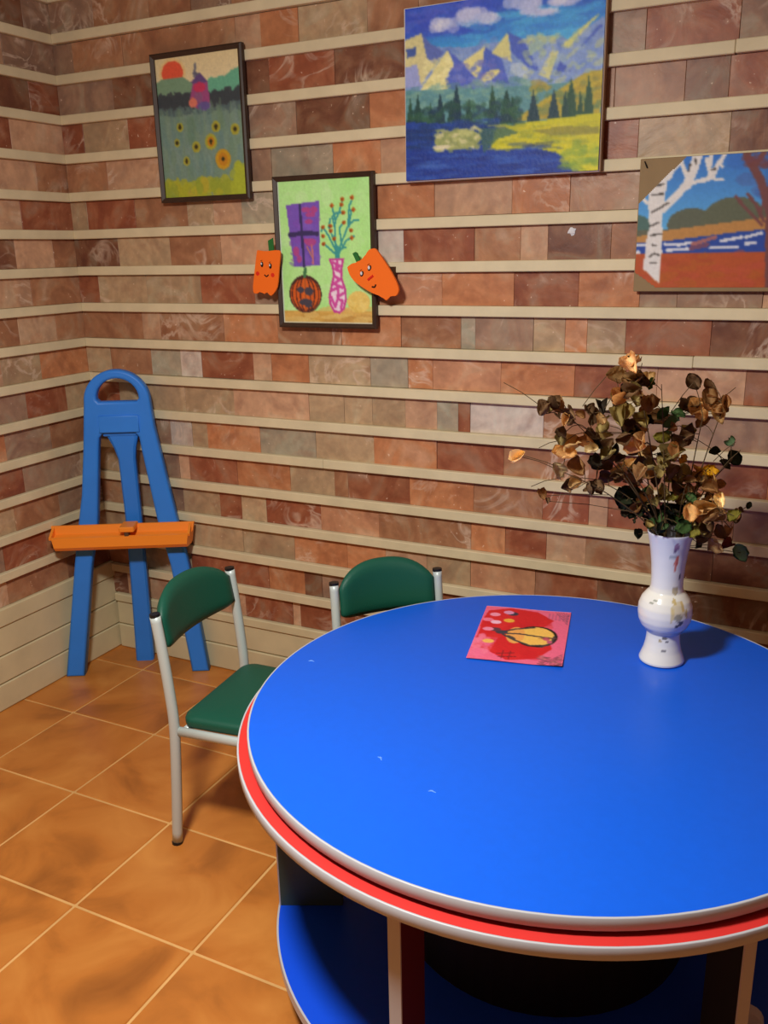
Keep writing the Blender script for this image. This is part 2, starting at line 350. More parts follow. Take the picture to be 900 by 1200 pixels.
# ------------------------------------------------------------------ painter: fills a small colour grid that becomes a picture's own pigment
class Picture:
    def __init__(s, nx, ny, base):
        s.nx, s.ny = nx, ny
        s.a = np.zeros((ny, nx, 3)); s.a[:] = base
        s.u, s.v = np.meshgrid((np.arange(nx) + 0.5) / nx, (np.arange(ny) + 0.5) / ny)
        s.rng = np.random.RandomState(5)
    def put(s, mask, col, al=1.0):
        s.a[mask] = s.a[mask] * (1 - al) + np.array(col, float) * al
    def rect(s, u0, v0, u1, v1, col, al=1.0):
        s.put((s.u >= u0) & (s.u <= u1) & (s.v >= v0) & (s.v <= v1), col, al)
    def ell(s, cu, cv, ru, rv, col, al=1.0, rot=0.0, vmax=9):
        du, dv = s.u - cu, s.v - cv
        c, q = math.cos(rot), math.sin(rot)
        s.put((((du * c + dv * q) / ru) ** 2 + ((-du * q + dv * c) / rv) ** 2 <= 1) & (s.v < vmax), col, al)
    def poly(s, pts, col, al=1.0):
        inside = np.zeros(s.u.shape, bool); n = len(pts)
        for i in range(n):
            (x1, y1), (x2, y2) = pts[i], pts[(i + 1) % n]
            if y1 == y2: continue
            c = (s.v < y1) != (s.v < y2)
            inside ^= c & (s.u < (x2 - x1) * (s.v - y1) / (y2 - y1) + x1)
        s.put(inside, col, al)
    def line(s, pts, wd, col, al=1.0, asp=None):
        asp = asp or s.ny / s.nx
        for (x1, y1), (x2, y2) in zip(pts[:-1], pts[1:]):
            dx, dy = x2 - x1, (y2 - y1) * asp
            l2 = dx * dx + dy * dy + 1e-12
            t = np.clip(((s.u - x1) * dx + (s.v - y1) * asp * dy) / l2, 0, 1)
            s.put((s.u - x1 - t * dx) ** 2 + ((s.v - y1) * asp - t * dy) ** 2 <= (wd / 2) ** 2, col, al)
    def grad(s, v0, v1, c0, c1, u0=0, u1=1):
        t = np.clip((s.v - v0) / (v1 - v0), 0, 1)[..., None]
        m = (s.v >= v0) & (s.v <= v1) & (s.u >= u0) & (s.u <= u1)
        s.a[m] = (np.array(c0) * (1 - t) + np.array(c1) * t)[m]
    def dabs(s, n, box_, ru, rv, cols, al=0.5, rot=0.6):
        for _ in range(n):
            c = cols[s.rng.randint(len(cols))]
            s.ell(s.rng.uniform(box_[0], box_[2]), s.rng.uniform(box_[1], box_[3]), ru * s.rng.uniform(.5, 1.3), rv * s.rng.uniform(.5, 1.3), c, al, s.rng.uniform(-rot, rot))
    def grain(s, amt):
        s.a *= 1 + s.rng.uniform(-amt, amt, s.a.shape[:2])[..., None]
    def mesh(s, name, w, h, m, parent, loc, curl=None, axis='wall', skip=None):
        """grid of w by h metres; x to the right, z up from the lower left corner (or y up when lying)"""
        nx, ny = s.nx, s.ny
        for _ in range(1):
            q = np.pad(s.a, ((1, 1), (1, 1), (0, 0)), 'edge')
            s.a = s.a * .4 + .15 * (q[:-2, 1:-1] + q[2:, 1:-1] + q[1:-1, :-2] + q[1:-1, 2:])
        vs = []
        for j in range(ny):
            for i in range(nx):
                x, z = i / (nx - 1) * w, (1 - j / (ny - 1)) * h
                d = curl(i / (nx - 1), j / (ny - 1)) if curl else 0
                vs.append((x, -d, z) if axis == 'wall' else (x, z, d))
        ok = (lambda i, j: True) if skip is None else (lambda i, j: not skip((i + .5) / nx, (j + .5) / ny))
        fs = [(j * nx + i, (j + 1) * nx + i, (j + 1) * nx + i + 1, j * nx + i + 1) for j in range(ny - 1) for i in range(nx - 1) if ok(i, j)]
        me = bpy.data.meshes.new(name); me.from_pydata(vs, [], fs)
        ca = me.color_attributes.new('paint', 'FLOAT_COLOR', 'POINT')
        c = np.clip(s.a, 0, 255) / 255
        c = np.where(c <= 0.04045, c / 12.92, ((c + 0.055) / 1.055) ** 2.4)
        ca.data.foreach_set('color', np.concatenate([c.reshape(-1, 3), np.ones((nx * ny, 1))], 1).ravel())
        me.materials.append(m)
        me.polygons.foreach_set('use_smooth', [True] * len(me.polygons))
        return link(name, me, parent, loc)

# ------------------------------------------------------------------ the room shell
RX, RY, RH = 3.3, -4.0, 2.5          # room: x 0..RX, y RY..0
S, Z7, SH = 0.11625, 1.2356, 0.028   # course height, underside of slat 7, slat height
BD, SD = 0.017, 0.033                # how far bricks and slats stand out of the wall

def shell(name, lo, hi, m):
    o = link_mesh(name, box(bmesh.new(), lo, hi), m)
    o['kind'] = 'structure'
    return o
floor = shell('floor', (-0.12, RY - 0.12, -0.12), (RX + 0.12, 0.12, -0.0025), M['grout'])
shell('ceiling', (-0.12, RY - 0.12, RH), (RX + 0.12, 0.12, RH + 0.1), M['ceiling'])
wall_back = shell('wall_back', (-0.12, 0, -0.0035), (RX + 0.12, 0.12, RH), M['mortar'])
wall_left = shell('wall_left', (-0.12, RY, -0.0035), (0, 0, RH), M['mortar'])
shell('wall_right', (RX, RY, -0.0035), (RX + 0.12, 0, RH), M['plaster'])
shell('wall_front', (-0.12, RY - 0.12, -0.0035), (RX + 0.12, RY, RH), M['plaster'])

# floor tiles, one object each
TS, TX, TY = 0.3325, 0.9056, -1.146
JG = 0.0065
tile_meshes = {}
def tile_mesh(w_, h_):
    k = (round(w_, 3), round(h_, 3))
    if k not in tile_meshes:
        bm = box(bmesh.new(), (0, 0, -0.010), (w_, h_, 0), 0.002)
        me = bpy.data.meshes.new('tile'); bm.to_mesh(me); bm.free(); me.materials.append(M['tile'])
        tile_meshes[k] = me
    return tile_meshes[k]
for i in range(-3, 8):
    for j in range(-9, 4):
        x0, x1 = max(TX + i * TS + JG / 2, 0.002), min(TX + (i + 1) * TS - JG / 2, RX - 0.002)
        y0, y1 = max(TY + j * TS + JG / 2, RY + 0.002), min(TY + (j + 1) * TS - JG / 2, -0.002)
        if x1 - x0 > 0.02 and y1 - y0 > 0.02:
            link('tile', tile_mesh(x1 - x0, y1 - y0), floor, (x0, y0, 0))

BRICK = dict(R=(148, 80, 56), O=(204, 134, 90), B=(168, 120, 88), T=(188, 166, 132), P=(208, 168, 136),
             G=(168, 168, 148), W=(216, 210, 200), M=(152, 128, 110), D=(104, 66, 52), X=(200, 146, 112))
def brick_bm(bm, lo, hi, out):
    """a hewn salt block whose face stands a little proud and uneven; out = outward axis"""
    b0 = len(bm.verts)
    box(bm, lo, hi, 0.0007)
    bm.verts.ensure_lookup_table()
    ax, sg = out
    face = max(v.co[ax] * sg for v in bm.verts[b0:])
    dd = random.uniform(-0.0013, 0.0013); tl = random.uniform(-0.007, 0.007); tz = random.uniform(-0.012, 0.012)
    oth = 1 - ax
    cx, cz = (lo[oth] + hi[oth]) / 2, (lo[2] + hi[2]) / 2
    for v in bm.verts[b0:]:
        if v.co[ax] * sg > face - 0.004:
            v.co[ax] += sg * (dd + tl * (v.co[oth] - cx) + tz * (v.co[2] - cz))
def brick(parent, lo, hi, out, code):
    bm = bmesh.new(); brick_bm(bm, lo, hi, out)
    o = link_mesh('brick', bm, M['salt'], parent)
    f = random.uniform(0.92, 1.06); c = [v * f for v in BRICK[code]]
    o.color = (*lin(c), 1)
GAP = 0.0003
rest_back, rest_left = bmesh.new(), bmesh.new()
for k, row in BACK_ROWS.items():
    z1 = Z7 + (7 - k) * S - 0.0005; z0 = z1 - S + SH + 0.001
    a = BD + 0.001
    for t in row.split():
        b_, code = float(t[:-1]), t[-1]
        b_ = min(b_, RX - 0.003)
        brick(wall_back, (a + GAP, -BD, z0), (b_ - GAP, 0.0, z1), (1, -1), code)
        a = b_
    while a < RX - 0.02:                      # further along, outside the picture
        b_ = min(a + random.uniform(0.16, 0.2), RX - 0.003)
        brick_bm(rest_back, (a + GAP, -BD, z0), (b_ - GAP, 0.0, z1), (1, -1)); a = b_
for k, row in LEFT_ROWS.items():
    z1 = Z7 + (7 - k) * S - 0.0005; z0 = z1 - S + SH + 0.001
    a = -0.001
    if k == 14: z0 = 0.338
    for t in row.split():
        b_, code = -float(t[:-1]), t[-1]
        brick(wall_left, (0.0, b_ + GAP, z0), (BD, a - GAP, z1), (0, 1), code); a = b_
    while a > RY + 0.02:
        b_ = max(a - random.uniform(0.16, 0.2), RY + 0.003)
        brick_bm(rest_left, (0.0, b_ + GAP, z0), (BD, a - GAP, z1), (0, 1)); a = b_
for k in (-2, -3):                            # courses above the picture
    z1 = min(Z7 + (7 - k) * S - 0.0005, RH - 0.003); z0 = Z7 + (6 - k) * S + SH + 0.001
    a = BD + 0.001
    while a < RX - 0.02:
        b_ = min(a + random.uniform(0.16, 0.2), RX - 0.003)
        brick_bm(rest_back, (a + GAP, -BD, z0), (b_ - GAP, 0.0, z1), (1, -1)); a = b_
    a = -0.001
    while a > RY + 0.02:
        b_ = max(a - random.uniform(0.16, 0.2), RY + 0.003)
        brick_bm(rest_left, (0.0, b_ + GAP, z0), (BD, a - GAP, z1), (0, 1)); a = b_
for bm, p in ((rest_back, wall_back), (rest_left, wall_left)):
    o = link_mesh('brick', bm, M['salt'], p)
    o['kind'] = 'stuff'; o.color = (*lin((160, 108, 84)), 1)

# cream slats between the courses
for k in range(-3, 16):
    z0 = Z7 + (7 - k) * S; z1 = z0 + SH
    if z1 > RH: continue
    cuts = [SD + 0.0005, RX - 0.002]
    if k == 8: cuts.insert(1, 2.012)
    if k == 2: cuts.insert(1, 2.05)
    if k == 5: cuts.insert(1, 1.02)
    if k == 11: cuts.insert(1, 0.95)
    for a, b_ in zip(cuts[:-1], cuts[1:]):
        dz = random.uniform(-0.001, 0.001)
        link_mesh('slat', box(bmesh.new(), (a, -SD - random.uniform(0, .001), z0 + dz), (b_ - 0.0008, 0.0, z1 + dz), 0.0018), M['slat'], wall_back)
    if k < 15:
        link_mesh('slat', box(bmesh.new(), (0.0, RY + 0.002, z0), (SD, -0.0005, z1), 0.0018), M['slat'], wall_left)

def planks(name, wall, rows, ext):
    root = bpy.data.objects.new(name, None); COL.objects.link(root); root['kind'] = 'structure'
    for z0, z1, d in rows:
        lo, hi = ext(d)
        link_mesh('plank', box(bmesh.new(), (*lo, z0), (*hi, z1), 0.003), M['plank'], root)
planks('baseboard_back', wall_back, [(0.001, 0.092, 0.026), (0.0955, 0.183, 0.024), (0.186, 0.2165, 0.032)], lambda d: ((0.033, -d), (RX - 0.002, 0.0)))
planks('baseboard_left', wall_left, [(0.001, 0.088, 0.026), (0.0915, 0.180, 0.025), (0.1835, 0.277, 0.024), (0.2795, 0.337, 0.030)], lambda d: ((0.0, RY + 0.002), (d, -0.001)))

# a white salt chip stuck on one brick
bm = bmesh.new(); bmesh.ops.create_icosphere(bm, subdivisions=2, radius=0.011)
for v in bm.verts:
    v.co = v.co * random.uniform(0.6, 1.2); v.co.y *= 0.3
o = link_mesh('salt_chip', bm, M['white'], wall_back, loc=(1.694, -0.019, 1.450)); o['label'] = 'small white salt chip on a brick'

# ------------------------------------------------------------------ round table with a turning top
TC = Vector((1.888, -0.813, 0)); TZ, TR = 0.56, 0.5754
tab = thing('round_table', 'round table with blue top on a larger red disc, grey edges', 'table', TC)
def disc(name, r, z0, z1, m, parent, edge_parent=True):
    bm = lathe(bmesh.new(), [(0.001, z0), (r - 0.0032, z0), (r - 0.0032, z1 - 0.0004), (0.001, z1 - 0.0004)], 128, True, True)
    o = link_mesh(name, bm, m, parent)
    bm = lathe(bmesh.new(), [(r - 0.0032, z0), (r - 0.0008, z0), (r, z0 + 0.001), (r, z1 - 0.0012), (r - 0.001, z1), (r - 0.0036, z1), (r - 0.0036, z1 - 0.0006)], 128, False)
    e = link_mesh('edge_band', bm, M['edging'], o); e['label'] = 'grey plastic edge band'
    for p in e.data.polygons: p.use_smooth = True
    return o
t1 = disc('tabletop', TR, TZ - 0.021, TZ, M['blue_top'], tab); t1['label'] = 'blue turning top'
t2 = disc('lower_disc', 0.596, TZ - 0.050, TZ - 0.029, M['red'], tab); t2['label'] = 'red disc under the top'
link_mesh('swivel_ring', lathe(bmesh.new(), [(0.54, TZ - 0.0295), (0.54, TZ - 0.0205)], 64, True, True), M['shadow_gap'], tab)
# low shelf with notches for chairs
SHZ = 0.10
def shelf_r(a):
    d = (a - 144.7 + 180) % 360 - 180
    d2 = (a - 84 + 180) % 360 - 180
    r = 0.545
    for q, wd in ((d, 34.0), (d2, 20.0)): r -= 0.30 * math.exp(-(q / wd) ** 4) if abs(q) < 60 else 0
    return max(r, 0.235)
pts = [(shelf_r(a) * math.cos(math.radians(a)), shelf_r(a) * math.sin(math.radians(a))) for a in range(0, 360, 2)]
sh = link_mesh('shelf', prism(bmesh.new(), [(x * .996, y * .996) for x, y in pts], SHZ - 0.021, SHZ - 0.0004, lambda a, b, d: (a, b, d)), M['blue_shelf'], tab)
sh['label'] = 'blue low shelf'
bm = bmesh.new()
n = len(pts)
rr = [[bm.verts.new((x * f, y * f, z)) for x, y in pts] for f, z in ((.996, SHZ - .021), (1, SHZ - .021), (1, SHZ), (.993, SHZ), (.993, SHZ - .003))]
for a, b_ in zip(rr[:-1], rr[1:]):
    for k in range(n): bm.faces.new((a[k], a[(k + 1) % n], b_[(k + 1) % n], b_[k]))
link_mesh('edge_band', bm, M['edging'], sh)
def board(ang, r1, m, name='upright_board', lab=None, r0=0.45, z0=SHZ, z1=TZ - 0.0482):
    c, s = math.cos(math.radians(ang)), math.sin(math.radians(ang))
    fr = lambda a, b, d: (a * c - d * s, a * s + d * c, b)
    o = link_mesh(name, prism(bmesh.new(), [(r0, z0), (r1 - .003, z0), (r1 - .003, z1), (r0, z1)], -.0105, .0105, fr), m, tab)
    if lab: o['label'] = lab
    e = link_mesh('edge_band', prism(bmesh.new(), [(r1 - .003, z0), (r1, z0), (r1, z1), (r1 - .003, z1)], -.011, .011, fr), M['edging'], o)
    return o
board(204.6, 0.543, M['green_board'], lab='dark green upright board', r0=0.41)
link_mesh('shade_drum', lathe(bmesh.new(), [(0.29, SHZ), (0.29, TZ - .0502)], 48, True, True), M['shadow_gap'], tab)['label'] = 'added black drum standing in for shade under the top'  # added drum, blocks light and blackens the space under the table
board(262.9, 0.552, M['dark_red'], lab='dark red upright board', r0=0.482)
board(318.0, 0.552, M['shadow_gap'], lab='upright board coloured black in place of shade', r0=0.482)  # shade beneath the table is put into this board's black colour
board(24.0, 0.50, M['green_board'], lab='green upright board on the far side', r0=0.34)
# three low feet under the shelf
for a in (204.6, 264, 318, 24):
    c, s = math.cos(math.radians(a)), math.sin(math.radians(a))
    link_mesh('foot', lathe(bmesh.new(), [(0.022, 0), (0.022, SHZ - .0205)], 20, True, True), M['cap'], tab, loc=(0.46 * c, 0.46 * s, 0))
# low round-topped divider on the shelf, its grey edge catching the light
fr = lambda a, b, d: (0.395 + a * 0.87, -0.185 + a * 0.5 + d, b)
arch = [(-.055, SHZ), (.055, SHZ)] + [(.055 * math.cos(t), SHZ + .02 + .05 * math.sin(t)) for t in np.linspace(0, PI, 13)]
o = link_mesh('divider', prism(bmesh.new(), arch, -.010, .010, fr), M['edging'], tab); o['label'] = 'small round-topped divider on the shelf'
for px, py, a in ((1.371, -0.833, .3), (1.678, -1.116, -.5), (1.80, -1.17, .2)):
    bm = bmesh.new()
    tube(bm, [(-.006, 0, 0), (0, .0014, 0.0002), (.007, -.001, 0)], .0008, 5)
    tube(bm, [(-.004, .003, 0), (.002, .0035, 0.0002)], .0006, 5)
    o = link_mesh('scuff', bm, M['scuff'], t1, loc=(px - TC.x, py - TC.y, TZ)); o.rotation_euler.z = a

# ------------------------------------------------------------------ chairs
def rot2(p, a): return (p[0] * math.cos(a) - p[1] * math.sin(a), p[0] * math.sin(a) + p[1] * math.cos(a))
def chair(label, loc, face, w_, dep=.345):
    t = thing('kindergarten_chair', label, 'chair', loc, face, 'green padded chairs at the round table')
    hw = w_ / 2
    for s in (-1, 1):
        path = spline([(-.024, s * hw, 0.004), (-.010, s * hw, .17), (0.0, s * hw, .325), (-.004, s * hw, .42), (-.014, s * hw, .53), (-.024, s * hw, .612)], 4)
        l = link_mesh('rear_leg', tube(bmesh.new(), path, .0135, 12, ry=.0115), M['silver'], t, True)
        link_mesh('cap', tube(bmesh.new(), [(-.024, s * hw, .612), (-.0245, s * hw, .619)], .0125, 12), M['cap'], l)
        link_mesh('foot_cap', tube(bmesh.new(), [(-.024, s * hw, 0), (-.024, s * hw, .006)], .0140, 12), M['cap'], l)
        path = spline([(dep, s * (hw - .005), 0.004), (dep - .015, s * (hw - .008), .17), (dep - .03, s * (hw - .012), .318)], 4)
        l = link_mesh('front_leg', tube(bmesh.new(), path, .0115, 12), M['silver'], t, True)
        link_mesh('foot_cap', tube(bmesh.new(), [(dep, s * (hw - .005), 0), (dep, s * (hw - .005), .006)], .0135, 12), M['cap'], l)
        link_mesh('side_rail', tube(bmesh.new(), [(.0, s * (hw - .002), .319), (dep - .023, s * (hw - .012), .319)], .0125, 12, ry=.009), M['silver'], t, True)
    link_mesh('cross_rail', tube(bmesh.new(), [(.022, -hw + .004, .317), (.022, hw - .004, .317)], .010, 10), M['silver'], t, True)
    link_mesh('cross_rail', tube(bmesh.new(), [(dep - .029, -hw + .014, .317), (dep - .029, hw - .014, .317)], .010, 10), M['silver'], t, True)
    # seat pad: rounded plan, domed
    bm = bmesh.new()
    plan = []
    x0, x1, yb, yf, cr = .012, dep, hw - .006, hw - .018, .035
    for cx, cy, a0 in ((x1 - cr, yf - cr, 0), (x0 + cr, yb - cr, PI / 2), (x0 + cr, -yb + cr, PI), (x1 - cr, -yf + cr, 1.5 * PI)):
        for k in range(7):
            a = a0 + k * PI / 12
            plan.append((cx + cr * math.cos(a), cy + cr * math.sin(a)))
    mx = (x0 + x1) / 2
    rings = []
    for f, z in ((.93, .330), (.985, .331), (1.0, .337), (1.0, .347), (.985, .354), (.93, .358), (.75, .361), (.4, .363), (.02, .3635)):
        rings.append([bm.verts.new((mx + (x - mx) * f, y * f, z)) for x, y in plan])
    for a, b_ in zip(rings[:-1], rings[1:]):
        for k in range(len(plan)): bm.faces.new((a[k], a[(k + 1) % len(plan)], b_[(k + 1) % len(plan)], b_[k]))
    bm.faces.new(rings[0][::-1]); bm.faces.new(rings[-1])
    link_mesh('seat', bm, M['green'], t, True)
    # curved backrest pad, arched on top
    bm = bmesh.new(); nu, nv = 22, 10
    def P(u, v, side):
        y = (u * 2 - 1) * (hw - .0125)
        q = abs(u * 2 - 1)
        top = .612 + .043 * (1 - q ** 2.6) - .012 * q ** 8
        bot = .522 - .004 * (1 - q * q) + .010 * q ** 10
        z = bot + (top - bot) * v
        x = -.010 - .030 * (1 - q * q) - (z - .53) * .16
        e = min(1, (4 * min(u, 1 - u, ) * 3.2)) ** .5 * min(1, 4 * min(v, 1 - v) * 1.6) ** .5
        return (x + side * (.004 + .011 * e), y, z)
    F = [[[bm.verts.new(P(i / nu, j / nv, sd)) for j in range(nv + 1)] for i in range(nu + 1)] for sd in (1, -1)]
    for sd in (0, 1):
        for i in range(nu):
            for j in range(nv):
                q = (F[sd][i][j], F[sd][i + 1][j], F[sd][i + 1][j + 1], F[sd][i][j + 1])
                bm.faces.new(q if sd == 0 else q[::-1])
    ring = [(i, 0) for i in range(nu)] + [(nu, j) for j in range(nv)] + [(i, nv) for i in range(nu, 0, -1)] + [(0, j) for j in range(nv, 0, -1)]
    for k in range(len(ring)):
        a, b_ = ring[k], ring[(k + 1) % len(ring)]
        bm.faces.new((F[0][a[0]][a[1]], F[1][a[0]][a[1]], F[1][b_[0]][b_[1]], F[0][b_[0]][b_[1]]))
    bmesh.ops.recalc_face_normals(bm, faces=bm.faces)
    link_mesh('backrest', bm, M['green'], t, True)
    return t
chair('green padded chair with silver legs standing free, left of the blue table', (0.987, -0.703, 0), 0.08, 0.330)
chair('green padded chair behind the blue table, only its backrest showing', (1.375, -0.449, 0), -0.79, 0.278, .285)

# ------------------------------------------------------------------ toy easel folded in the corner
ez = thing('easel', 'blue plastic children\'s easel with orange tray, folded in the corner', 'easel', (0.242, -0.165, 0), math.atan2(.487, .873))
LEAN = 0.05 / 1.05
def ef(u, v, d): return (u, v * LEAN - d, v)      # d towards the room
def curve_plate(name, splines, th, bev, m, parent, off=0.0):
    cu = bpy.data.curves.new(name, 'CURVE'); cu.dimensions = '2D'; cu.fill_mode = 'BOTH'
    cu.extrude = th / 2 - bev; cu.bevel_depth = bev; cu.bevel_resolution = 2; cu.offset = -bev
    for pts_ in splines:
        sp = cu.splines.new('POLY'); sp.points.add(len(pts_) - 1); sp.use_cyclic_u = True
        for p, (a, b) in zip(sp.points, pts_): p.co = (a, b, 0, 1)
    tmp = bpy.data.objects.new(name, cu); COL.objects.link(tmp)
    dg = bpy.context.evaluated_depsgraph_get()
    me = bpy.data.meshes.new_from_object(tmp.evaluated_get(dg))
    bpy.data.objects.remove(tmp)
    for v in me.vertices:
        a, b, c = v.co
        v.co = ef(a, b, off + c)
    me.materials.clear(); me.materials.append(m)
    return link(name, me, parent)
def arc(cx, cy, rx, ry, a0, a1, n=14): return [(cx + rx * math.cos(a0 + (a1 - a0) * k / n), cy + ry * math.sin(a0 + (a1 - a0) * k / n)) for k in range(n + 1)]
outer = [(.248, 0.0), (.204, .392), (.178, .545), (.152, .705), (.125, .874)] + arc(.012, .955, .107, .104, 0, PI, 22) + [(-.112, .80), (-.132, .65), (-.153, .55), (-.181, .406), (-.251, 0.0), (-.187, 0.0), (-.123, .404), (-.089, .55), (-.062, .80), (-.056, .838), (-.044, .852), (.062, .852), (.074, .838), (.078, .80), (.112, .543), (.142, .394), (.187, 0.0)]
hole = arc(.015, .965, .069, .066, 0, PI, 16) + [(-.046, .956), (.076, .956)]
curve_plate('frame', [outer, hole], .042, .008, M['easel'], ez)
curve_plate('inset_panel', [[(-.052, .856), (.079, .856), (.079, .911), (-.050, .911)]], .008, .003, M['easel'], ez, .0225)
bm = bmesh.new()
box(bm, (-.046, -.010, .84), (.066, .036, .862), .006, 2)
hg = link_mesh('hinge_block', bm, M['easel'], ez)
hg.location = (0, 0.04, 0)
def rl(z): return 0.048 + (0.104 - 0.048) * (1 - z / .85)
path = [(.0, rl(0), 0), (.012, rl(.3), .30), (.020, rl(.55), .55), (.022, rl(.76), .76), (.020, rl(.80), .80), (.016, rl(.85), .855)]
wd = [.031, .029, .027, .028, .036, .056]
bm = bmesh.new(); R_ = []
for (x, y, z), q in zip(path, wd):
    R_.append([bm.verts.new((x + q * sx, y + .016 * sy, z)) for sx, sy in ((-.8, -1), (.8, -1), (1, -.6), (1, .6), (.8, 1), (-.8, 1), (-1, .6), (-1, -.6))])
for a, b_ in zip(R_[:-1], R_[1:]):
    for k in range(8): bm.faces.new((a[k], a[(k + 1) % 8], b_[(k + 1) % 8], b_[k]))
bm.faces.new(R_[0][::-1]); bm.faces.new(R_[-1])
link_mesh('rear_leg', bm, M['easel'], ez)
# orange tray: a trough with slanted ends
prof = [(.022, .548), (.030, .548), (.034, .520), (.072, .512), (.078, .523), (.085, .521), (.084, .488), (.072, .475), (.030, .475), (.022, .480)]
bm = bmesh.new(); n = len(prof)
def tr(u_, k):
    d, v = prof[k]
    slant = (.548 - v) * .32 + (d - .022) * .3
    return ef(u_ - math.copysign(slant * .55, u_ - 0.0), v, d)
st = [-.242, -.08, .08, .236]
rings = [[bm.verts.new(tr(u_, k)) for k in range(n)] for u_ in st]
for a, b_ in zip(rings[:-1], rings[1:]):
    for k in range(n): bm.faces.new((a[k], a[(k + 1) % n], b_[(k + 1) % n], b_[k]))
bm.faces.new(rings[0][::-1]); bm.faces.new(rings[-1])
bmesh.ops.recalc_face_normals(bm, faces=bm.faces)
tray = link_mesh('tray', bm, M['orange'], ez); tray['label'] = 'orange trough-shaped tray'
for u_ in (-.232, .222):
    link_mesh('tray_end', prism(bmesh.new(), [(.030, .520), (.078, .514), (.080, .522), (.034, .545)], u_ - .004, u_ + .004, lambda a, b, d: ef(d, b, a)), M['orange'], tray)
link_mesh('clip', box(bmesh.new(), (-.004, -.062, .535), (.046, .012, .553), .003), M['orange'], tray)
link_mesh('notch', box(bmesh.new(), (.012, -.0585, .515), (.026, -.030, .538), .002), M['foam'], tray)

# ------------------------------------------------------------------ pictures on the wall
WY = -SD - 0.0015        # back plane of things hung on the slats
def picture_frame(root, w_, h_, fw, d):
    bm = bmesh.new()
    o_ = [(0, 0), (w_, 0), (w_, h_), (0, h_)]; i_ = [(fw, fw), (w_ - fw, fw), (w_ - fw, h_ - fw), (fw, h_ - fw)]
    m_ = [(fw * .35, fw * .35), (w_ - fw * .35, fw * .35), (w_ - fw * .35, h_ - fw * .35), (fw * .35, h_ - fw * .35)]
    rings = [[bm.verts.new((x, y, z)) for x, z in P_] for P_, y in ((o_, 0), (o_, -d * .8), (m_, -d), (i_, -d * .7), (i_, -d * .3))]
    for a, b_ in zip(rings[:-1], rings[1:]):
        for k in range(4): bm.faces.new((a[k], a[(k + 1) % 4], b_[(k + 1) % 4], b_[k]))
    bm.faces.new(rings[0][::-1])
    bmesh.ops.recalc_face_normals(bm, faces=bm.faces)
    return link_mesh('frame', bm, M['frame'], root)

# windmill
p = Picture(100, 130, (125, 152, 138))
p.grad(0, .27, (236, 218, 168), (240, 226, 182))
p.ell(.21, .115, .16, .105, (244, 214, 150)); p.ell(.21, .115, .128, .088, (238, 98, 70), vmax=.155)
p.poly([(0, .17), (.06, .15), (.12, .145), (.34, .15), (.42, .19), (.5, .2), (.5, .3), (0, .3)], (128, 164, 134))
p.poly([(.58, .21), (.66, .165), (.7, .18), (.78, .165), (.82, .175), (.9, .14), (1, .12), (1, .3), (.58, .3)], (112, 186, 154))
p.rect(0, .275, 1, .38, (68, 76, 82)); p.dabs(60, (0, .26, 1, .3), .04, .015, [(68, 76, 82)], .9); p.dabs(70, (0, .36, 1, .40), .05, .015, [(88, 108, 112), (100, 124, 122)], .8)
p.poly([(.44, .2), (.62, .19), (.63, .35), (.56, .39), (.42, .36), (.38, .34)], (166, 84, 138)); p.poly([(.42, .19), (.53, .13), (.63, .2), (.5, .21)], (108, 84, 140))
p.ell(.52, .23, .07, .035, (206, 66, 104)); p.ell(.5, .3, .05, .04, (150, 96, 140)); p.ell(.43, .33, .05, .035, (226, 130, 110)); p.ell(.56, .36, .08, .03, (110, 96, 160))
p.line([(.47, .15), (.49, .07)], .03, (130, 132, 140)); p.line([(.52, .14), (.46, .13)], .025, (110, 110, 130))
p.dabs(160, (0, .42, 1, .88), .03, .09, [(112, 146, 142), (128, 158, 132), (134, 160, 150), (118, 148, 120)], .45, .2)
p.rect(.34, .42, .42, .62, (104, 140, 118), .5)
for u, v, r in ((.25, .49, .04), (.2, .6, .035), (.43, .64, .05), (.61, .61, .07), (.68, .51, .05), (.9, .54, .05), (.3, .735, .04), (.74, .74, .09)):
    p.ell(u, v, r, r * .8, (206, 158, 44) if r > .08 else (176, 174, 66)); p.ell(u, v, r * .6, r * .5, (200, 136, 40) if r > .06 else (160, 150, 60)); p.ell(u, v, .016, .018, (62, 58, 36))
p.dabs(90, (0, .9, 1, 1), .05, .05, [(178, 182, 54), (156, 170, 60), (190, 176, 60)], .8, .3); p.dabs(40, (.84, .8, 1, 1), .05, .05, [(176, 188, 58)], .7, .3)
p.grain(.05)
wm = thing('framed_painting', 'framed painting of a windmill at sunset above a sunflower field', 'painting', (0.424, WY, 1.565))
picture_frame(wm, .326, .412, .0145, .018)
p.mesh('picture', .299, .385, M['paint'], wm, (.0135, -.008, .0135))

# still life with pumpkin
p = Picture(120, 150, (188, 246, 156))
p.dabs(140, (0, 0, 1, .95), .12, .1, [(198, 250, 168), (214, 252, 190), (184, 246, 148), (176, 242, 140)], .35)
p.rect(0, .905, 1, 1, (214, 170, 84)); p.dabs(30, (0, .89, 1, 1), .14, .02, [(226, 184, 100), (196, 150, 76), (230, 200, 120)], .6, .1)
K = lambda x, y: ((x - 200) / 490, (y - 88) / 745)
W_ = lambda l: [K(*q) for q in l]
p.poly(W_([(245, 212), (425, 198), (415, 525), (275, 530)]), (126, 92, 196))
p.dabs(40, (.12, .18, .43, .58), .04, .02, [(140, 104, 206), (110, 80, 180), (134, 84, 190)], .5)
for x, y, a, b in ((352, 240, 24, 14), (395, 240, 20, 16), (375, 265, 26, 14), (365, 300, 22, 12), (370, 405, 30, 20), (290, 450, 18, 26), (305, 490, 14, 20), (340, 395, 12, 10)):
    p.ell(*K(x, y), a / 490, b / 745, (190, 76, 140), .85)
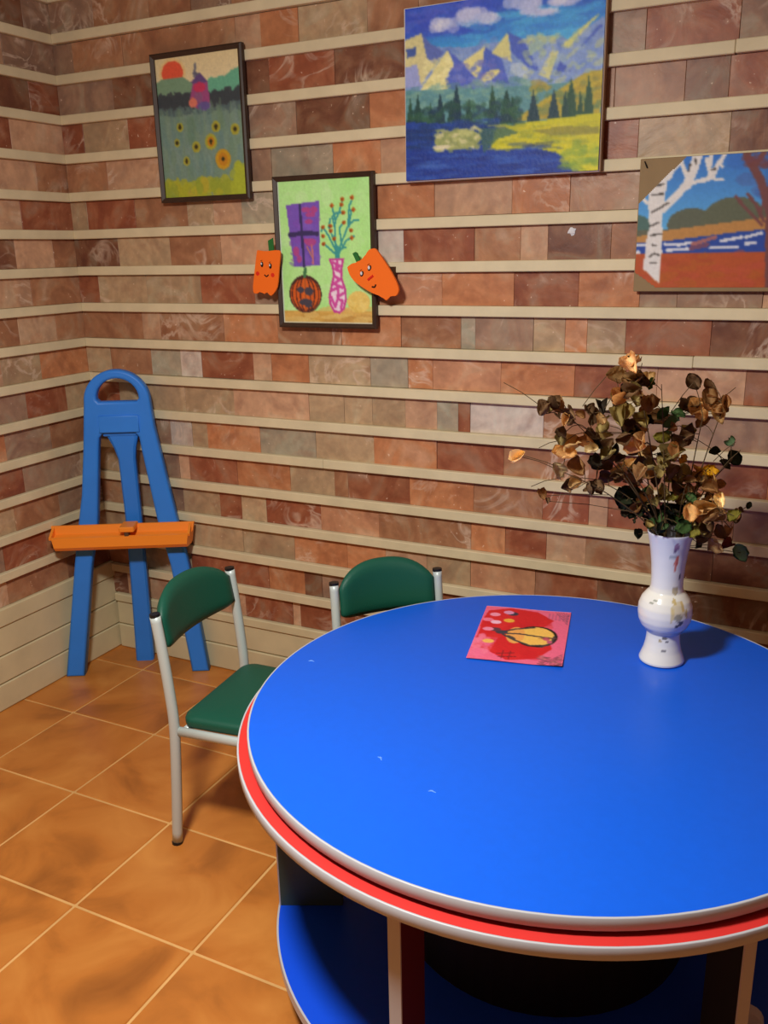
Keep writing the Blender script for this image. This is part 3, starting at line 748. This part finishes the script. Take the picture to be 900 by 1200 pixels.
p.line(W_([(375, 420), (380, 480), (378, 515)]), .02, (200, 120, 130)); p.line(W_([(350, 430), (375, 480)]), .015, (200, 130, 110))
p.line(W_([(320, 215), (325, 360), (330, 528)]), .028, (66, 56, 110)); p.line(W_([(258, 365), (330, 358), (408, 362)]), .04, (66, 56, 104))
tl = (66, 160, 158)
for l in ([(510, 490), (500, 380), (505, 300), (530, 250), (545, 200)], [(510, 490), (530, 420), (570, 330), (580, 230), (600, 190)], [(512, 470), (470, 380), (440, 330), (430, 350)], [(515, 470), (560, 400), (600, 380)], [(512, 440), (470, 330), (480, 290)], [(565, 340), (600, 300), (625, 300)], [(500, 330), (490, 280), (515, 260), (555, 262)], [(535, 420), (525, 340), (550, 310)], [(512, 480), (470, 440), (440, 415)], [(530, 440), (555, 435)], [(575, 330), (590, 250)], [(505, 300), (490, 225)]):
    p.line(W_(l), .018, tl)
p.line(W_([(510, 490), (510, 440)]), .05, tl)
for x, y in ((545, 195), (595, 190), (600, 250), (540, 222), (490, 225), (548, 262), (550, 310), (585, 350), (440, 330), (438, 375), (480, 350), (478, 325), (440, 415), (588, 388), (497, 390)):
    p.ell(*K(x, y), .022, .0145, (196, 110, 44)); p.ell(*K(x - 3, y + 3), .01, .008, (150, 74, 30))
vs = [(470, 495), (540, 495), (530, 540), (527, 590), (545, 650), (548, 700), (535, 750), (512, 770), (485, 765), (465, 730), (460, 690), (475, 630), (488, 580), (484, 530)]
p.poly(W_(vs), (246, 226, 240)); p.line(W_(vs + vs[:1]), .022, (206, 72, 158))
for l in ([(485, 510), (520, 530), (495, 545), (525, 560)], [(490, 580), (520, 600), (485, 620), (530, 640)], [(475, 655), (510, 640), (505, 690), (535, 670)], [(470, 690), (490, 740), (505, 700), (530, 710), (520, 745)], [(510, 500), (500, 540)]):
    p.line(W_(l), .026, (214, 84, 168))
p.ell(*K(615, 715), .12, .075, (238, 208, 112)); p.dabs(20, (.75, .8, .93, .9), .04, .02, [(226, 190, 90), (244, 220, 130)], .5)
p.ell(*K(330, 675), .182, .134, (74, 50, 46)); p.ell(*K(330, 677), .168, .124, (216, 98, 38))
for q in (-.13, -.09, -.05, 0, .05, .09, .13):
    c0 = K(330, 675)
    p.line([(c0[0] + q * (1 - t * t) ** .5 * 1.15, c0[1] + .125 * t) for t in np.linspace(-.95, .95, 12)], .012, (86, 46, 40))
p.ell(*K(330, 677), .03, .115, (226, 112, 44), .7)
for x, y, a, b in ((305, 652, 20, 16), (350, 660, 24, 22), (330, 718, 36, 18), (345, 735, 20, 12)):
    p.ell(*K(x, y), a / 490, b / 745, (76, 70, 82))
p.line(W_([(330, 580), (335, 545)]), .035, (76, 130, 84))
p.rect(0, 0, .02, 1, (222, 232, 220)); p.rect(0, .985, 1, 1, (226, 222, 196)); p.grain(.04)
st_ = thing('framed_painting', 'framed green still life of a purple window, jack-o\'-lantern and pink vase', 'painting', (0.828, WY, 1.199))
picture_frame(st_, .324, .421, .0135, .018)
p.mesh('picture', .299, .396, M['paint'], st_, (.0125, -.008, .0125))

# mountain lake, unframed canvas
p = Picture(160, 128, (126, 150, 206))
def KM(x, y):
    t = 42 - .11 * (x - 58); b = 705 - .035 * (x - 58)
    return ((x - 58) / (778 - 25 * max(0, min(1, y / 700))), (y - t) / (b - t))
Q = lambda l: [KM(*q) for q in l]
def dab(n, bx, rx, ry, cols, al=.5, rot=.6):
    (u0, v0), (u1, v1) = KM(bx[0], bx[1]), KM(bx[2], bx[3]); p.dabs(n, (u0, v0, u1, v1), rx / 770, ry / 680, cols, al, rot)
p.grad(0, .32, (44, 70, 186), (70, 170, 226))
dab(120, (58, 45, 400, 120), 60, 18, [(48, 74, 190), (70, 84, 196), (60, 96, 204), (90, 100, 200)], .4, .3)
dab(90, (300, 90, 830, 160), 60, 14, [(70, 160, 222), (90, 180, 230), (60, 130, 214)], .4, .3)
for x, y, a, b in ((360, 75, 100, 42), (230, 105, 70, 34), (530, 36, 80, 44), (690, 28, 72, 26), (600, 70, 90, 20)):
    for q in range(14): p.ell(*KM(x + random.uniform(-.6, .6) * a, y + random.uniform(-.4, .4) * b), a * .38 / 770, b * .5 / 680, random.choice([(186, 188, 228), (170, 180, 228), (216, 216, 238)]), .5)
p.poly(Q([(58, 180), (300, 190), (560, 160), (700, 170), (830, 90), (830, 360), (58, 360)]), (126, 150, 206))
dab(150, (58, 200, 820, 340), 26, 12, [(110, 136, 200), (146, 166, 212), (150, 176, 190), (96, 124, 196)], .5)
cr_, bl, lv = (218, 208, 146), (76, 98, 190), (150, 158, 212)
for l, c in (([(58, 160), (130, 133), (170, 200), (215, 212), (120, 335), (58, 335)], (206, 196, 146)), ([(130, 133), (165, 170), (222, 205), (180, 250), (150, 225), (138, 170)], (92, 108, 180)), ([(62, 190), (105, 185), (108, 215), (70, 225)], (70, 92, 160)), ([(58, 260), (110, 250), (125, 330), (58, 340)], lv),
             ([(385, 190), (290, 250), (350, 310), (380, 260)], cr_), ([(385, 190), (450, 235), (480, 330), (430, 330), (372, 290)], bl), ([(475, 140), (412, 215), (490, 250)], (206, 200, 140)), ([(475, 138), (530, 165), (600, 290), (550, 270), (490, 215)], bl),
             ([(237, 196), (126, 345), (250, 350), (262, 250)], (226, 216, 154)), ([(237, 196), (295, 245), (385, 350), (240, 352), (225, 310), (265, 250)], (82, 100, 194)), ([(545, 150), (650, 160), (560, 230)], (150, 176, 176)),
             ([(815, 78), (700, 205), (680, 190), (790, 95)], (206, 204, 128)), ([(825, 125), (745, 205), (760, 180), (810, 120)], bl), ([(670, 250), (710, 290), (650, 305)], (72, 92, 184)), ([(640, 210), (665, 215), (630, 320), (590, 300)], (196, 196, 146))):
    p.poly(Q(l), c)
p.ell(*KM(405, 298), 42 / 770, 16 / 680, (216, 206, 140), 1, -.4); p.ell(*KM(520, 280), 40 / 770, 22 / 680, (176, 190, 210), .8, .6)
dab(60, (140, 230, 240, 340), 14, 8, [(232, 224, 170), (204, 198, 140)], .6); dab(60, (260, 250, 460, 345), 18, 8, [(92, 110, 200), (120, 130, 204), (110, 110, 190)], .5)
dab(60, (540, 160, 820, 320), 22, 9, [(168, 186, 150), (120, 140, 200), (150, 170, 210), (190, 196, 140)], .5, 1.2)
p.poly(Q([(58, 348), (400, 345), (560, 340), (700, 330), (820, 300), (820, 500), (58, 500)]), (92, 140, 150)); dab(80, (58, 345, 560, 400), 30, 10, [(110, 156, 160), (84, 130, 140), (128, 166, 150)], .5)
p.poly(Q([(490, 475), (560, 430), (640, 375), (760, 300), (830, 285), (815, 470)]), (176, 158, 62)); dab(60, (560, 330, 815, 450), 20, 12, [(190, 170, 60), (120, 130, 80), (160, 140, 60), (90, 120, 90)], .6)
for x, t, w in ((80, 372, 26), (112, 360, 30), (165, 392, 20), (205, 355, 32), (272, 325, 30), (250, 380, 26), (322, 382, 30), (415, 335, 30), (470, 345, 38), (492, 368, 24), (572, 360, 36), (648, 355, 34), (712, 318, 32), (690, 360, 24), (775, 310, 26), (745, 360, 20)):
    p.poly(Q([(x, t), (x + w * .45, t + 70), (x + w * .75, 485), (x - w * .75, 485), (x - w * .45, t + 70)]), random.choice([(36, 68, 66), (44, 78, 62), (34, 62, 76)]))
dab(110, (58, 420, 520, 500), 22, 14, [(34, 66, 70), (44, 84, 74), (30, 58, 84), (52, 92, 70)], .6)
p.poly(Q([(58, 470), (360, 485), (520, 500), (830, 520), (830, 720), (58, 720)]), (34, 62, 150))
dab(130, (58, 485, 420, 560), 40, 9, [(28, 50, 100), (36, 70, 150), (30, 60, 120)], .5, .15)
p.poly(Q([(405, 575), (430, 505), (560, 480), (830, 450), (825, 700), (745, 680), (665, 605), (560, 578), (470, 592)]), (190, 184, 40)); dab(90, (430, 490, 815, 570), 40, 7, [(200, 192, 60), (160, 160, 50), (206, 190, 40), (140, 150, 60)], .5, .15)
p.poly(Q([(560, 512), (700, 500), (815, 505), (810, 535), (640, 535)]), (136, 130, 62), .8); dab(50, (690, 570, 815, 670), 30, 12, [(206, 196, 40), (170, 180, 60), (120, 150, 60)], .5, .4)
dab(100, (62, 580, 640, 700), 50, 7, [(30, 56, 140), (48, 88, 176), (28, 44, 116), (64, 100, 180)], .4, .15)
p.poly(Q([(360, 500), (470, 500), (520, 520), (430, 545), (380, 600)]), (60, 96, 90), .8)
p.ell(*KM(275, 543), 96 / 770, 40 / 680, (150, 156, 100)); dab(60, (185, 505, 365, 580), 16, 8, [(180, 182, 120), (130, 140, 90), (204, 196, 150)], .7); p.ell(*KM(210, 570), .05, .014, (220, 206, 180), .8)
p.a *= np.array([1.1, 1.12, 1.1]); p.grain(.06)
mt = thing('canvas_painting', 'unframed canvas painting of mountains, pines and a blue lake', 'painting', (1.252, WY, 1.585))
MW, MH = .513, .412
cl = lambda u, v: .0022 * math.cos(u * 6) * (v - .5) + .002 * v
p.mesh('picture', MW - .006, MH - .005, M['oil'], mt, (.004, -.0225, .0025), cl)
bm = box(bmesh.new(), (0, -.0195, 0), (MW, -.0005, MH), .0015)
link_mesh('stretcher', bm, M['white'], mt)['label'] = 'white primed canvas edge'
link_mesh('side_tape', box(bmesh.new(), (MW, -.0205, 0), (MW + .003, -.001, MH)), M['canvas_side'], mt)['label'] = 'brown raw canvas side'

# birch by a river on brown board
p = Picture(150, 105, (72, 146, 214))
BWI, BHE = .432, .302
def KB(x, y):
    lx = 112 - (y - 140) * .045
    return ((x - lx) / (BWI * 2760), (y - 140) / 810)
Q = lambda l: [KB(*q) for q in l]
p.grad(0, .6, (60, 122, 210), (104, 186, 238))
for q in range(26): p.ell(random.uniform(.5, 1), random.uniform(0, .3), .06, .05, random.choice([(70, 92, 170), (84, 96, 160), (60, 110, 200)]), .4)
p.ell(*KB(430, 545), .12, .12, (98, 104, 88)); p.ell(*KB(690, 545), .17, .19, (100, 106, 86)); p.ell(*KB(1000, 560), .15, .2, (104, 100, 84)); p.ell(*KB(90, 560), .08, .1, (84, 116, 110))
p.rect(0, .535, 1, .64, (104, 106, 88)); p.poly(Q([(60, 620), (260, 580), (500, 555), (860, 520), (1400, 500), (1400, 640), (60, 660)]), (192, 140, 80))
p.poly(Q([(60, 655), (300, 640), (700, 600), (900, 585), (1400, 570), (1400, 730), (60, 730)]), (46, 78, 166))
for l in ([(275, 662), (370, 668), (440, 655)], [(290, 700), (420, 692)], [(620, 650), (745, 630)], [(560, 690), (725, 688)], [(770, 630), (860, 608)], [(770, 668), (830, 665)], [(95, 665), (140, 664)], [(95, 708), (110, 708)]): p.line(Q(l), .016, (226, 230, 240))
p.line(Q([(450, 665), (590, 625)]), .02, (170, 110, 110)); p.line(Q([(440, 690), (540, 670)]), .024, (120, 80, 110))
p.rect(0, .715, 1, 1, (186, 88, 48)); p.dabs(60, (0, .72, 1, 1), .06, .03, [(196, 98, 50), (176, 78, 46), (190, 84, 60), (180, 100, 40)], .5)
tk = (122, 76, 76)
for l, w in (([(930, 950), (915, 600), (915, 380), (940, 130)], .055), ([(900, 480), (840, 300), (760, 170), (750, 120)], .04), ([(860, 560), (760, 460), (700, 390)], .016), ([(870, 540), (820, 440), (770, 380)], .016), ([(850, 480), (880, 380)], .014), ([(800, 230), (850, 150)], .03), ([(905, 380), (1010, 240), (1040, 140)], .04), ([(930, 560), (1040, 420)], .02)):
    p.line(Q(l), w, tk)
p.dabs(30, (.52, 0, .8, .12), .03, .02, [(124, 70, 70), (110, 72, 96)], .5)
wh = (232, 230, 228)
p.poly(Q([(285, 190), (165, 260), (165, 430), (172, 560), (150, 660), (140, 815), (245, 910), (258, 700), (255, 470), (280, 300)]), wh)
for l, w in (([(255, 450), (330, 380), (410, 300)], .042), ([(405, 310), (440, 220), (465, 140)], .05), ([(400, 260), (365, 170)], .022), ([(410, 305), (500, 285)], .022), ([(495, 290), (560, 270), (580, 215), (545, 245), (520, 170)], .024), ([(540, 250), (600, 190), (630, 135)], .022), ([(545, 200), (545, 140)], .018), ([(290, 260), (315, 210), (330, 165)], .03), ([(330, 210), (355, 180)], .016), ([(575, 285), (620, 290)], .014), ([(590, 180), (615, 215)], .014), ([(165, 330), (120, 370), (160, 410)], .02)): p.line(Q(l), w, wh)
for l in ([(190, 360), (260, 355)], [(200, 305), (255, 300)], [(190, 465), (290, 412)], [(175, 550), (230, 530)], [(185, 605), (255, 597)], [(180, 735), (210, 718), (240, 730)], [(180, 775), (225, 775)], [(195, 665), (215, 670)], [(410, 230), (420, 190)], [(450, 160), (455, 190)], [(550, 230), (570, 225)]): p.line(Q(l), .009, (80, 76, 74))
p.grain(.04)
bi = thing('board_painting', 'painting of a white birch by a river, on brown hardboard', 'painting', (1.861, WY, 1.306))
link_mesh('backing_board', box(bmesh.new(), (-.002, -.0065, -.003), (BWI, 0, BHE), .0015), M['board'], bi)['label'] = 'brown hardboard backing'
cut = lambda u, v: (u + v * .72 < .235) or (u + (1 - v) * 1.0 < .148) or v > .975 or u > .985
p.mesh('picture', BWI, BHE - .002, M['paint'], bi, (0, -.0075, .001), None, 'wall', cut)
link_mesh('pin', tube(bmesh.new(), [(.008, -.0065, BHE - .006), (.012, -.010, BHE - .014), (.015, -.009, BHE - .021)], .0016, 6), M['ink'], bi)['label'] = 'dark bent pin'

# ------------------------------------------------------------------ two smiling paper pumpkins
def paper_pumpkin(label, outline, stem, face, y0, th, pads):
    r = thing('paper_pumpkin', label, 'decoration', (0, 0, 0))
    cx = sum(a for a, b in outline) / len(outline); cz = sum(b for a, b in outline) / len(outline)
    r.location = (cx, y0, cz)
    sm = [(q.x, q.y) for q in spline([(a, b, 0) for a, b in outline + outline[:1]], 3)][:-1]   # scalloped lower edge kept from the outline
    loc = lambda l: [(a - cx, b - cz) for a, b in l]
    fr = lambda a, b, d: (a, -d, b)
    link_mesh('body', prism(bmesh.new(), loc(sm), 0, th, fr, .0015), M['felt_orange'], r)
    link_mesh('stem', prism(bmesh.new(), loc(stem), 0, th * .8, fr, .001), M['felt_green'], r)['label'] = 'green paper stem'
    for a, b, w, h, d in pads:
        link_mesh('foam_pad', box(bmesh.new(), (a - cx - w, 0, b - cz - h), (a - cx + w, d, b - cz + h)), M['foam'], r)
    return r, loc(face), fr, th
def spot(name, r, c, rx, rz, m, th, rot=0, h=.0012):
    ps = [(c[0] + rx * math.cos(t) * math.cos(rot) - rz * math.sin(t) * math.sin(rot), c[1] + rx * math.cos(t) * math.sin(rot) + rz * math.sin(t) * math.cos(rot)) for t in np.linspace(0, 2 * PI, 15)[:-1]]
    return link_mesh(name, prism(bmesh.new(), ps, th - .0004, th + h, lambda a, b, d: (a, -d, b)), m, r)
r, fc, fr, th = paper_pumpkin('small orange paper pumpkin with rosy cheeks, left of the still life', PUMP_L, PUMP_L_STEM, PUMP_L_FACE, -.067, .005, [(.795, 1.37, .022, .03, .034)])
for q in fc[:2]:
    e = spot('eye', r, q, .0046, .0078, M['ink'], th); spot('eye_glint', e, (q[0] - .001, q[1] + .002), .0022, .0032, M['white'], th + .0012)
    link_mesh('eyebrow', tube(bmesh.new(), [(q[0] - .004, -th - .0008, q[1] + .010), (q[0] + .002, -th - .0008, q[1] + .0115)], .0007, 6), M['ink'], r)
for q in fc[2:4]: spot('cheek', r, q, .0062, .0062, M['cheek'], th, 0, .0006)
q = fc[4]
link_mesh('mouth', tube(bmesh.new(), spline([(q[0] - .007, -th - .0006, q[1] + .003), (q[0], -th - .0006, q[1] - .002), (q[0] + .007, -th - .0006, q[1] + .003)], 4), .0018, 6), M['ink'], r)
r, fc, fr, th = paper_pumpkin('larger tilted orange paper pumpkin at the right edge of the still life', PUMP_R, PUMP_R_STEM, PUMP_R_FACE, -.076, .008, [(1.185, 1.345, .024, .024, .0425)])
for q in fc[:2]:
    e = spot('eye', r, q, .0052, .0078, M['ink'], th, -.4); spot('eye_glint', e, (q[0] - .001, q[1] + .001), .0032, .0048, M['white'], th + .0012)
    link_mesh('eyebrow', tube(bmesh.new(), [(q[0] - .006, -th - .0008, q[1] + .008), (q[0] + .001, -th - .0008, q[1] + .0115)], .0007, 6), M['ink'], r)
a, b = fc[2], fc[3]
link_mesh('nose', tube(bmesh.new(), [(a[0], -th - .0004, a[1]), (b[0], -th - .0004, b[1])], .0034, 8), M['cheek'], r)
q = fc[4]
link_mesh('mouth', tube(bmesh.new(), spline([(q[0] - .006, -th - .0006, q[1] - .003), (q[0] + .002, -th - .0006, q[1] - .004), (q[0] + .006, -th - .0006, q[1] + .003)], 4), .0022, 6), M['ink'], r)

# ------------------------------------------------------------------ child's drawing lying on the table
p = Picture(104, 150, (236, 92, 128))     # u along the short edge, v from the far left corner
Wp, Lp = .205, .300
p = Picture(104, 150, (238, 106, 142))
KP = lambda x, y: (x, y)
red = (214, 36, 42)
# here v runs along the long side towards the near edge; u from left to right
p.poly([(.05, .10), (.3, .02), (.62, .05), (.82, .2), (.72, .34), (.86, .72), (.72, .9), (.42, .97), (.22, .86), (.26, .6), (.03, .62), (.02, .3)], red)
p.dabs(40, (.05, .1, .75, .9), .08, .05, [(206, 30, 40), (224, 48, 48)], .4)
p.dabs(26, (.0, .58, .18, .95), .05, .05, [(240, 110, 150), (246, 130, 160)], .6)
p.ell(.66, .52, .235, .19, (30, 26, 24)); p.ell(.65, .52, .215, .172, (246, 196, 96)); p.ell(.44, .53, .10, .15, (240, 170, 90))
for l in ([(.28, .5), (.42, .42), (.62, .36)], [(.3, .52), (.48, .5), (.84, .53)], [(.3, .54), (.44, .62), (.62, .69), (.8, .66)], [(.86, .5), (.84, .62), (.74, .7)]): p.line(l, .03, (70, 62, 62))
p.ell(.28, .5, .07, .035, (66, 62, 74)); p.ell(.4, .58, .06, .02, (80, 70, 66), 1, .5)
p.ell(.78, .55, .04, .03, (206, 90, 110)); p.ell(.82, .6, .03, .03, (196, 90, 120)); p.line([(.7, .55), (.9, .53)], .012, (130, 70, 60))
for u, v, c in ((.32, .27, (240, 176, 66)), (.17, .68, (244, 190, 96)), (.34, .13, (60, 58, 74)), (.29, .11, (226, 150, 190)), (.14, .17, (244, 150, 180)), (.18, .32, (244, 190, 216)), (.08, .28, (240, 120, 150)), (.2, .46, (96, 60, 70)), (.12, .46, (240, 140, 170))): p.ell(u, v, .062, .036, c)
for l in ([(.3, .88), (.48, .84)], [(.32, .93), (.5, .9)], [(.36, .82), (.36, .95)], [(.44, .82), (.44, .95)]): p.line(l, .014, (120, 30, 40))
for k in range(6):
    p.line([(.82 + k * .03, .02), (.98, .26 - k * .03)], .006, (110, 70, 96)); p.line([(.78 + k * .04, .98), (.98, .80 + k * .03)], .008, (130, 70, 90)); p.line([(.74, .06 + .02 * k), (.98, .1 + .02 * k)], .005, (130, 80, 110))
p.dabs(40, (.74, .84, .98, .99), .04, .01, [(150, 80, 90), (180, 110, 110), (120, 60, 80)], .6)
p.rect(0, 0, 1, .006, (250, 200, 210)); p.grain(.04)
A0 = Vector((1.673, -0.686)); far = Vector((1.639, -0.388))
dr = thing('paper_drawing', 'child\'s red and pink drawing with a yellow round face, lying on the blue table', 'drawing', (A0.x, A0.y, TZ), math.atan2(.040, .202))
sk = p.mesh('sheet', Wp, Lp, M['paint'], dr, (0, 0, .0006), lambda u, v: .0015 + .004 * max(0, u - .7) * max(0, v - .75) * 8 + .0006 * math.sin(u * 7), 'lying')
sk.rotation_euler = (0, 0, 0)

# ------------------------------------------------------------------ vase
va = thing('vase', 'white porcelain vase with painted flowers on the blue table', 'vase', (2.056, -.521, TZ))
prof = [(.0, 0), (.040, 0), (.0462, .002), (.0468, .006), (.044, .014), (.039, .028), (.0355, .045), (.0342, .060), (.0345, .068), (.040, .074), (.048, .084), (.0535, .097), (.0555, .112), (.0545, .128), (.049, .143), (.041, .154), (.0345, .161), (.0325, .170), (.0325, .190), (.034, .215), (.0375, .245), (.042, .270), (.046, .287), (.0458, .2895), (.0435, .2885), (.039, .266), (.034, .235), (.030, .20), (.029, .165), (.0, .150)]
from bisect import bisect
fine = []
for (r0, z0), (r1, z1) in zip(prof[:-1], prof[1:]):
    n = 4
    for k in range(n): fine.append((r0 + (r1 - r0) * k / n, z0 + (z1 - z0) * k / n))
fine.append(prof[-1])
NS = 96
bm = lathe(bmesh.new(), [(max(r, .0005), z) for r, z in fine], NS, True, True)
o = link_mesh('body', bm, M['glaze'], va, True)
me = o.data
ca = me.color_attributes.new('paint', 'FLOAT_COLOR', 'POINT')
cam_ang = math.atan2(-2.334 + .521, 2.304 - 2.056)
def angd(a): return (a + PI) % (2 * PI) - PI
motifs = [(.42, .228, .10, .020, (206, 104, 76)), (.48, .236, .08, .012, (186, 84, 66)), (.30, .262, .10, .006, (96, 70, 96)), (.36, .268, .14, .008, (150, 110, 140)), (.20, .245, .2, .004, (150, 160, 170)),
          (.55, .132, .30, .018, (216, 204, 170)), (.52, .118, .14, .010, (150, 148, 130)), (.65, .106, .12, .006, (54, 50, 56)), (.5, .100, .10, .004, (60, 56, 60)), (.40, .15, .10, .006, (200, 176, 110)), (.75, .14, .08, .012, (206, 176, 110)), (.9, .124, .07, .010, (196, 170, 110)), (.28, .125, .05, .02, (214, 196, 140)), (.55, .17, .2, .010, (176, 164, 130)), (.8, .2, .08, .006, (70, 70, 90)),
          (.10, .064, .16, .003, (90, 86, 80)), (-.15, .058, .10, .003, (170, 150, 100)), (.25, .056, .12, .0024, (70, 66, 70)), (.1, .038, .16, .0022, (84, 84, 92)), (-.2, .03, .2, .002, (90, 90, 96)), (-.45, .148, .12, .0022, (120, 126, 110)), (-.6, .143, .1, .002, (120, 126, 110))]
cols = []
for v in me.vertices:
    a = angd(math.atan2(v.co.y, v.co.x) - cam_ang); z = v.co.z
    c = Vector((238, 238, 230))
    if z > .16: c = c.lerp(Vector((212, 216, 226)), min(1, (z - .16) / .12))
    if .066 < z < .08: c = c.lerp(Vector((176, 182, 196)), .6)
    for ma, mz, ra, rz, col in motifs:
        if ((a - ma) / ra) ** 2 + ((z - mz) / rz) ** 2 < 1: c = c.lerp(Vector(col), .8)
    cols += [*lin(c), 1]
ca.data.foreach_set('color', cols)

# ------------------------------------------------------------------ dried bouquet
LC = dict(b=(172, 130, 82), d=(124, 94, 64), t=(206, 170, 114), o=(170, 150, 92), u=(206, 146, 82), p=(220, 184, 134), c=(236, 214, 164), m=(104, 78, 70), k=(62, 52, 40), K=(50, 56, 36), g=(80, 108, 58), e=(110, 138, 100), y=(164, 156, 66), Y=(186, 140, 50), Z=(236, 182, 30), r=(112, 58, 46))
bq = thing('dried_bouquet', 'dried brown leafy branches standing in the white vase', 'bouquet', (2.056, -.521, TZ + .155))
B0 = Vector(bq.location)
def leaf_mesh(seed, curl, cup):
    rg = random.Random(seed)
    bm = bmesh.new(); nu, nv = 6, 5
    g = []
    wob = [rg.uniform(-.12, .12) for _ in range(8)]
    for i in range(nu + 1):
        t = i / nu; row = []
        wdt = math.sin(PI * (t * .94 + .05)) ** .7 * .40
        for j in range(nv):
            q = j / (nv - 1) * 2 - 1
            x = t - .5 + wob[(i + j) % 8] * .3 * abs(q); y = q * wdt
            z = cup * q * q * wdt * 1.6 + curl * (t - .4) ** 2 + wob[(i * 3 + j * 2) % 8] * 1.5 * (.3 + abs(q) * .6)
            row.append(bm.verts.new((x, y, z)))
        g.append(row)
    for i in range(nu):
        for j in range(nv - 1): bm.faces.new((g[i][j], g[i + 1][j], g[i + 1][j + 1], g[i][j + 1]))
    r = bmesh.ops.solidify(bm, geom=bm.faces[:], thickness=.02)
    me = bpy.data.meshes.new('leaf'); bm.to_mesh(me); bm.free(); me.materials.append(M['leaf'])
    for p_ in me.polygons: p_.use_smooth = True
    return me
dry = [leaf_mesh(s, random.uniform(.4, 1.4), random.uniform(.6, 1.5)) for s in range(6)]
flat = [leaf_mesh(50 + s, .15, .2) for s in range(3)]
data = []
for t in LEAVES.split():
    x, y, z, sz, c = t.split(','); data.append((Vector((float(x), float(y), float(z))), float(sz), c))
extra = []
for _ in range(46):                       # the dark green tuft just above the rim
    extra.append((Vector((2.035 + random.gauss(0, .036), -.52 + random.gauss(0, .03), max(.874, .892 + random.gauss(0, .022)))), random.uniform(.009, .014), random.choice('KKkKgo')))
for rnd in (0, 1):
    for p_, sz, c in data:
        if c in 'bdtokmKou' and random.random() < (.8, .55)[rnd]:
            q = p_ + Vector((random.gauss(0, .017), random.gauss(.01, .03), random.gauss(-.003, .013)))
            if q.z > .845 and q.x > 1.84: extra.append((q, sz * random.uniform(.8, 1.1), random.choice(['d', 'b', c, c, 'k' if rnd else 't', 'K' if q.z < .95 else 'o'])))
for p_, sz, c in data + extra:
    me = random.choice(flat if c in 'gyeZKY' else dry)
    o = link('leaf', me, bq, p_ - B0)
    s = min(sz, .022) * random.uniform(1.5, 2.1)
    o.scale = (s * 1.1, s * random.uniform(.8, 1.15), s)
    toward = Vector((-.15, -.95, .45)) + Vector((random.gauss(0, .5), random.gauss(0, .4), random.gauss(0, .5)))
    if c == 'Z': toward = Vector((.2, -.9, .4))
    o.rotation_euler = (toward.to_track_quat('Z', 'X').to_matrix() @ Matrix.Rotation(random.uniform(0, 2 * PI), 3, 'Z')).to_euler()
    f = random.uniform(.95, 1.22); o.color = (*lin([v * f for v in LC[c]]), 1)
    lab = {'Z': 'bright yellow leaf', 'g': 'green leaf', 'y': 'yellow-green leaf', 'c': 'pale cream leaf', 'e': 'grey-green leaf'}.get(c)
    if lab: o['label'] = lab
# main stems rise from the vase and pass near the leaves; short twigs tie the leaves on
stems = []
for tip in ((1.981, -.62, 1.20), (1.945, -.56, 1.13), (1.862, -.64, 1.10), (1.90, -.60, 1.06), (1.852, -.655, .99), (1.905, -.55, .95), (2.03, -.60, 1.16), (2.04, -.50, 1.07), (2.135, -.50, 1.11), (2.10, -.52, 1.09), (2.118, -.53, .99), (2.15, -.41, .98), (2.145, -.46, .87), (2.08, -.54, .95), (1.98, -.50, .93), (1.97, -.60, 1.00), (2.16, -.42, .84)):
    tip = Vector(tip)
    base = Vector((2.056 + random.uniform(-.012, .012), -.521 + random.uniform(-.012, .012), .722))
    mouth = Vector((2.056, -.521, .835)) + (Vector((tip.x - 2.056, tip.y + .521, 0)).normalized() * random.uniform(.008, .026))
    mid = mouth.lerp(tip, .5) + Vector((0, 0, .02 if tip.z > .9 else .05))
    path = spline([base, mouth, mid, tip], 7)
    stems.append(path)
    link_mesh('stem', tube(bmesh.new(), [q - B0 for q in path], [.0022 - .0015 * k / (len(path) - 1) for k in range(len(path))], 6), M['stem'], bq)
bm = bmesh.new()
for p_, sz, c in data + extra:
    best = min((q for st in stems for q in st[6:] if q.z < p_.z + .02), key=lambda q: (q - p_).length, default=Vector((2.056, -.521, .85)))
    tube(bm, [best - B0, p_.lerp(best, .5) + Vector((0, 0, .004)) - B0, p_ - B0], .0008, 4, False)
o = link_mesh('twig', bm, M['stem'], bq); o['kind'] = 'stuff'
for a, b in TWIGS:
    a, b = Vector(a), Vector(b)
    link_mesh('bare_twig', tube(bmesh.new(), [b - B0, a.lerp(b, .5) + Vector((0, 0, .003)) - B0, a - B0], .0008, 5), M['stem'], bq)
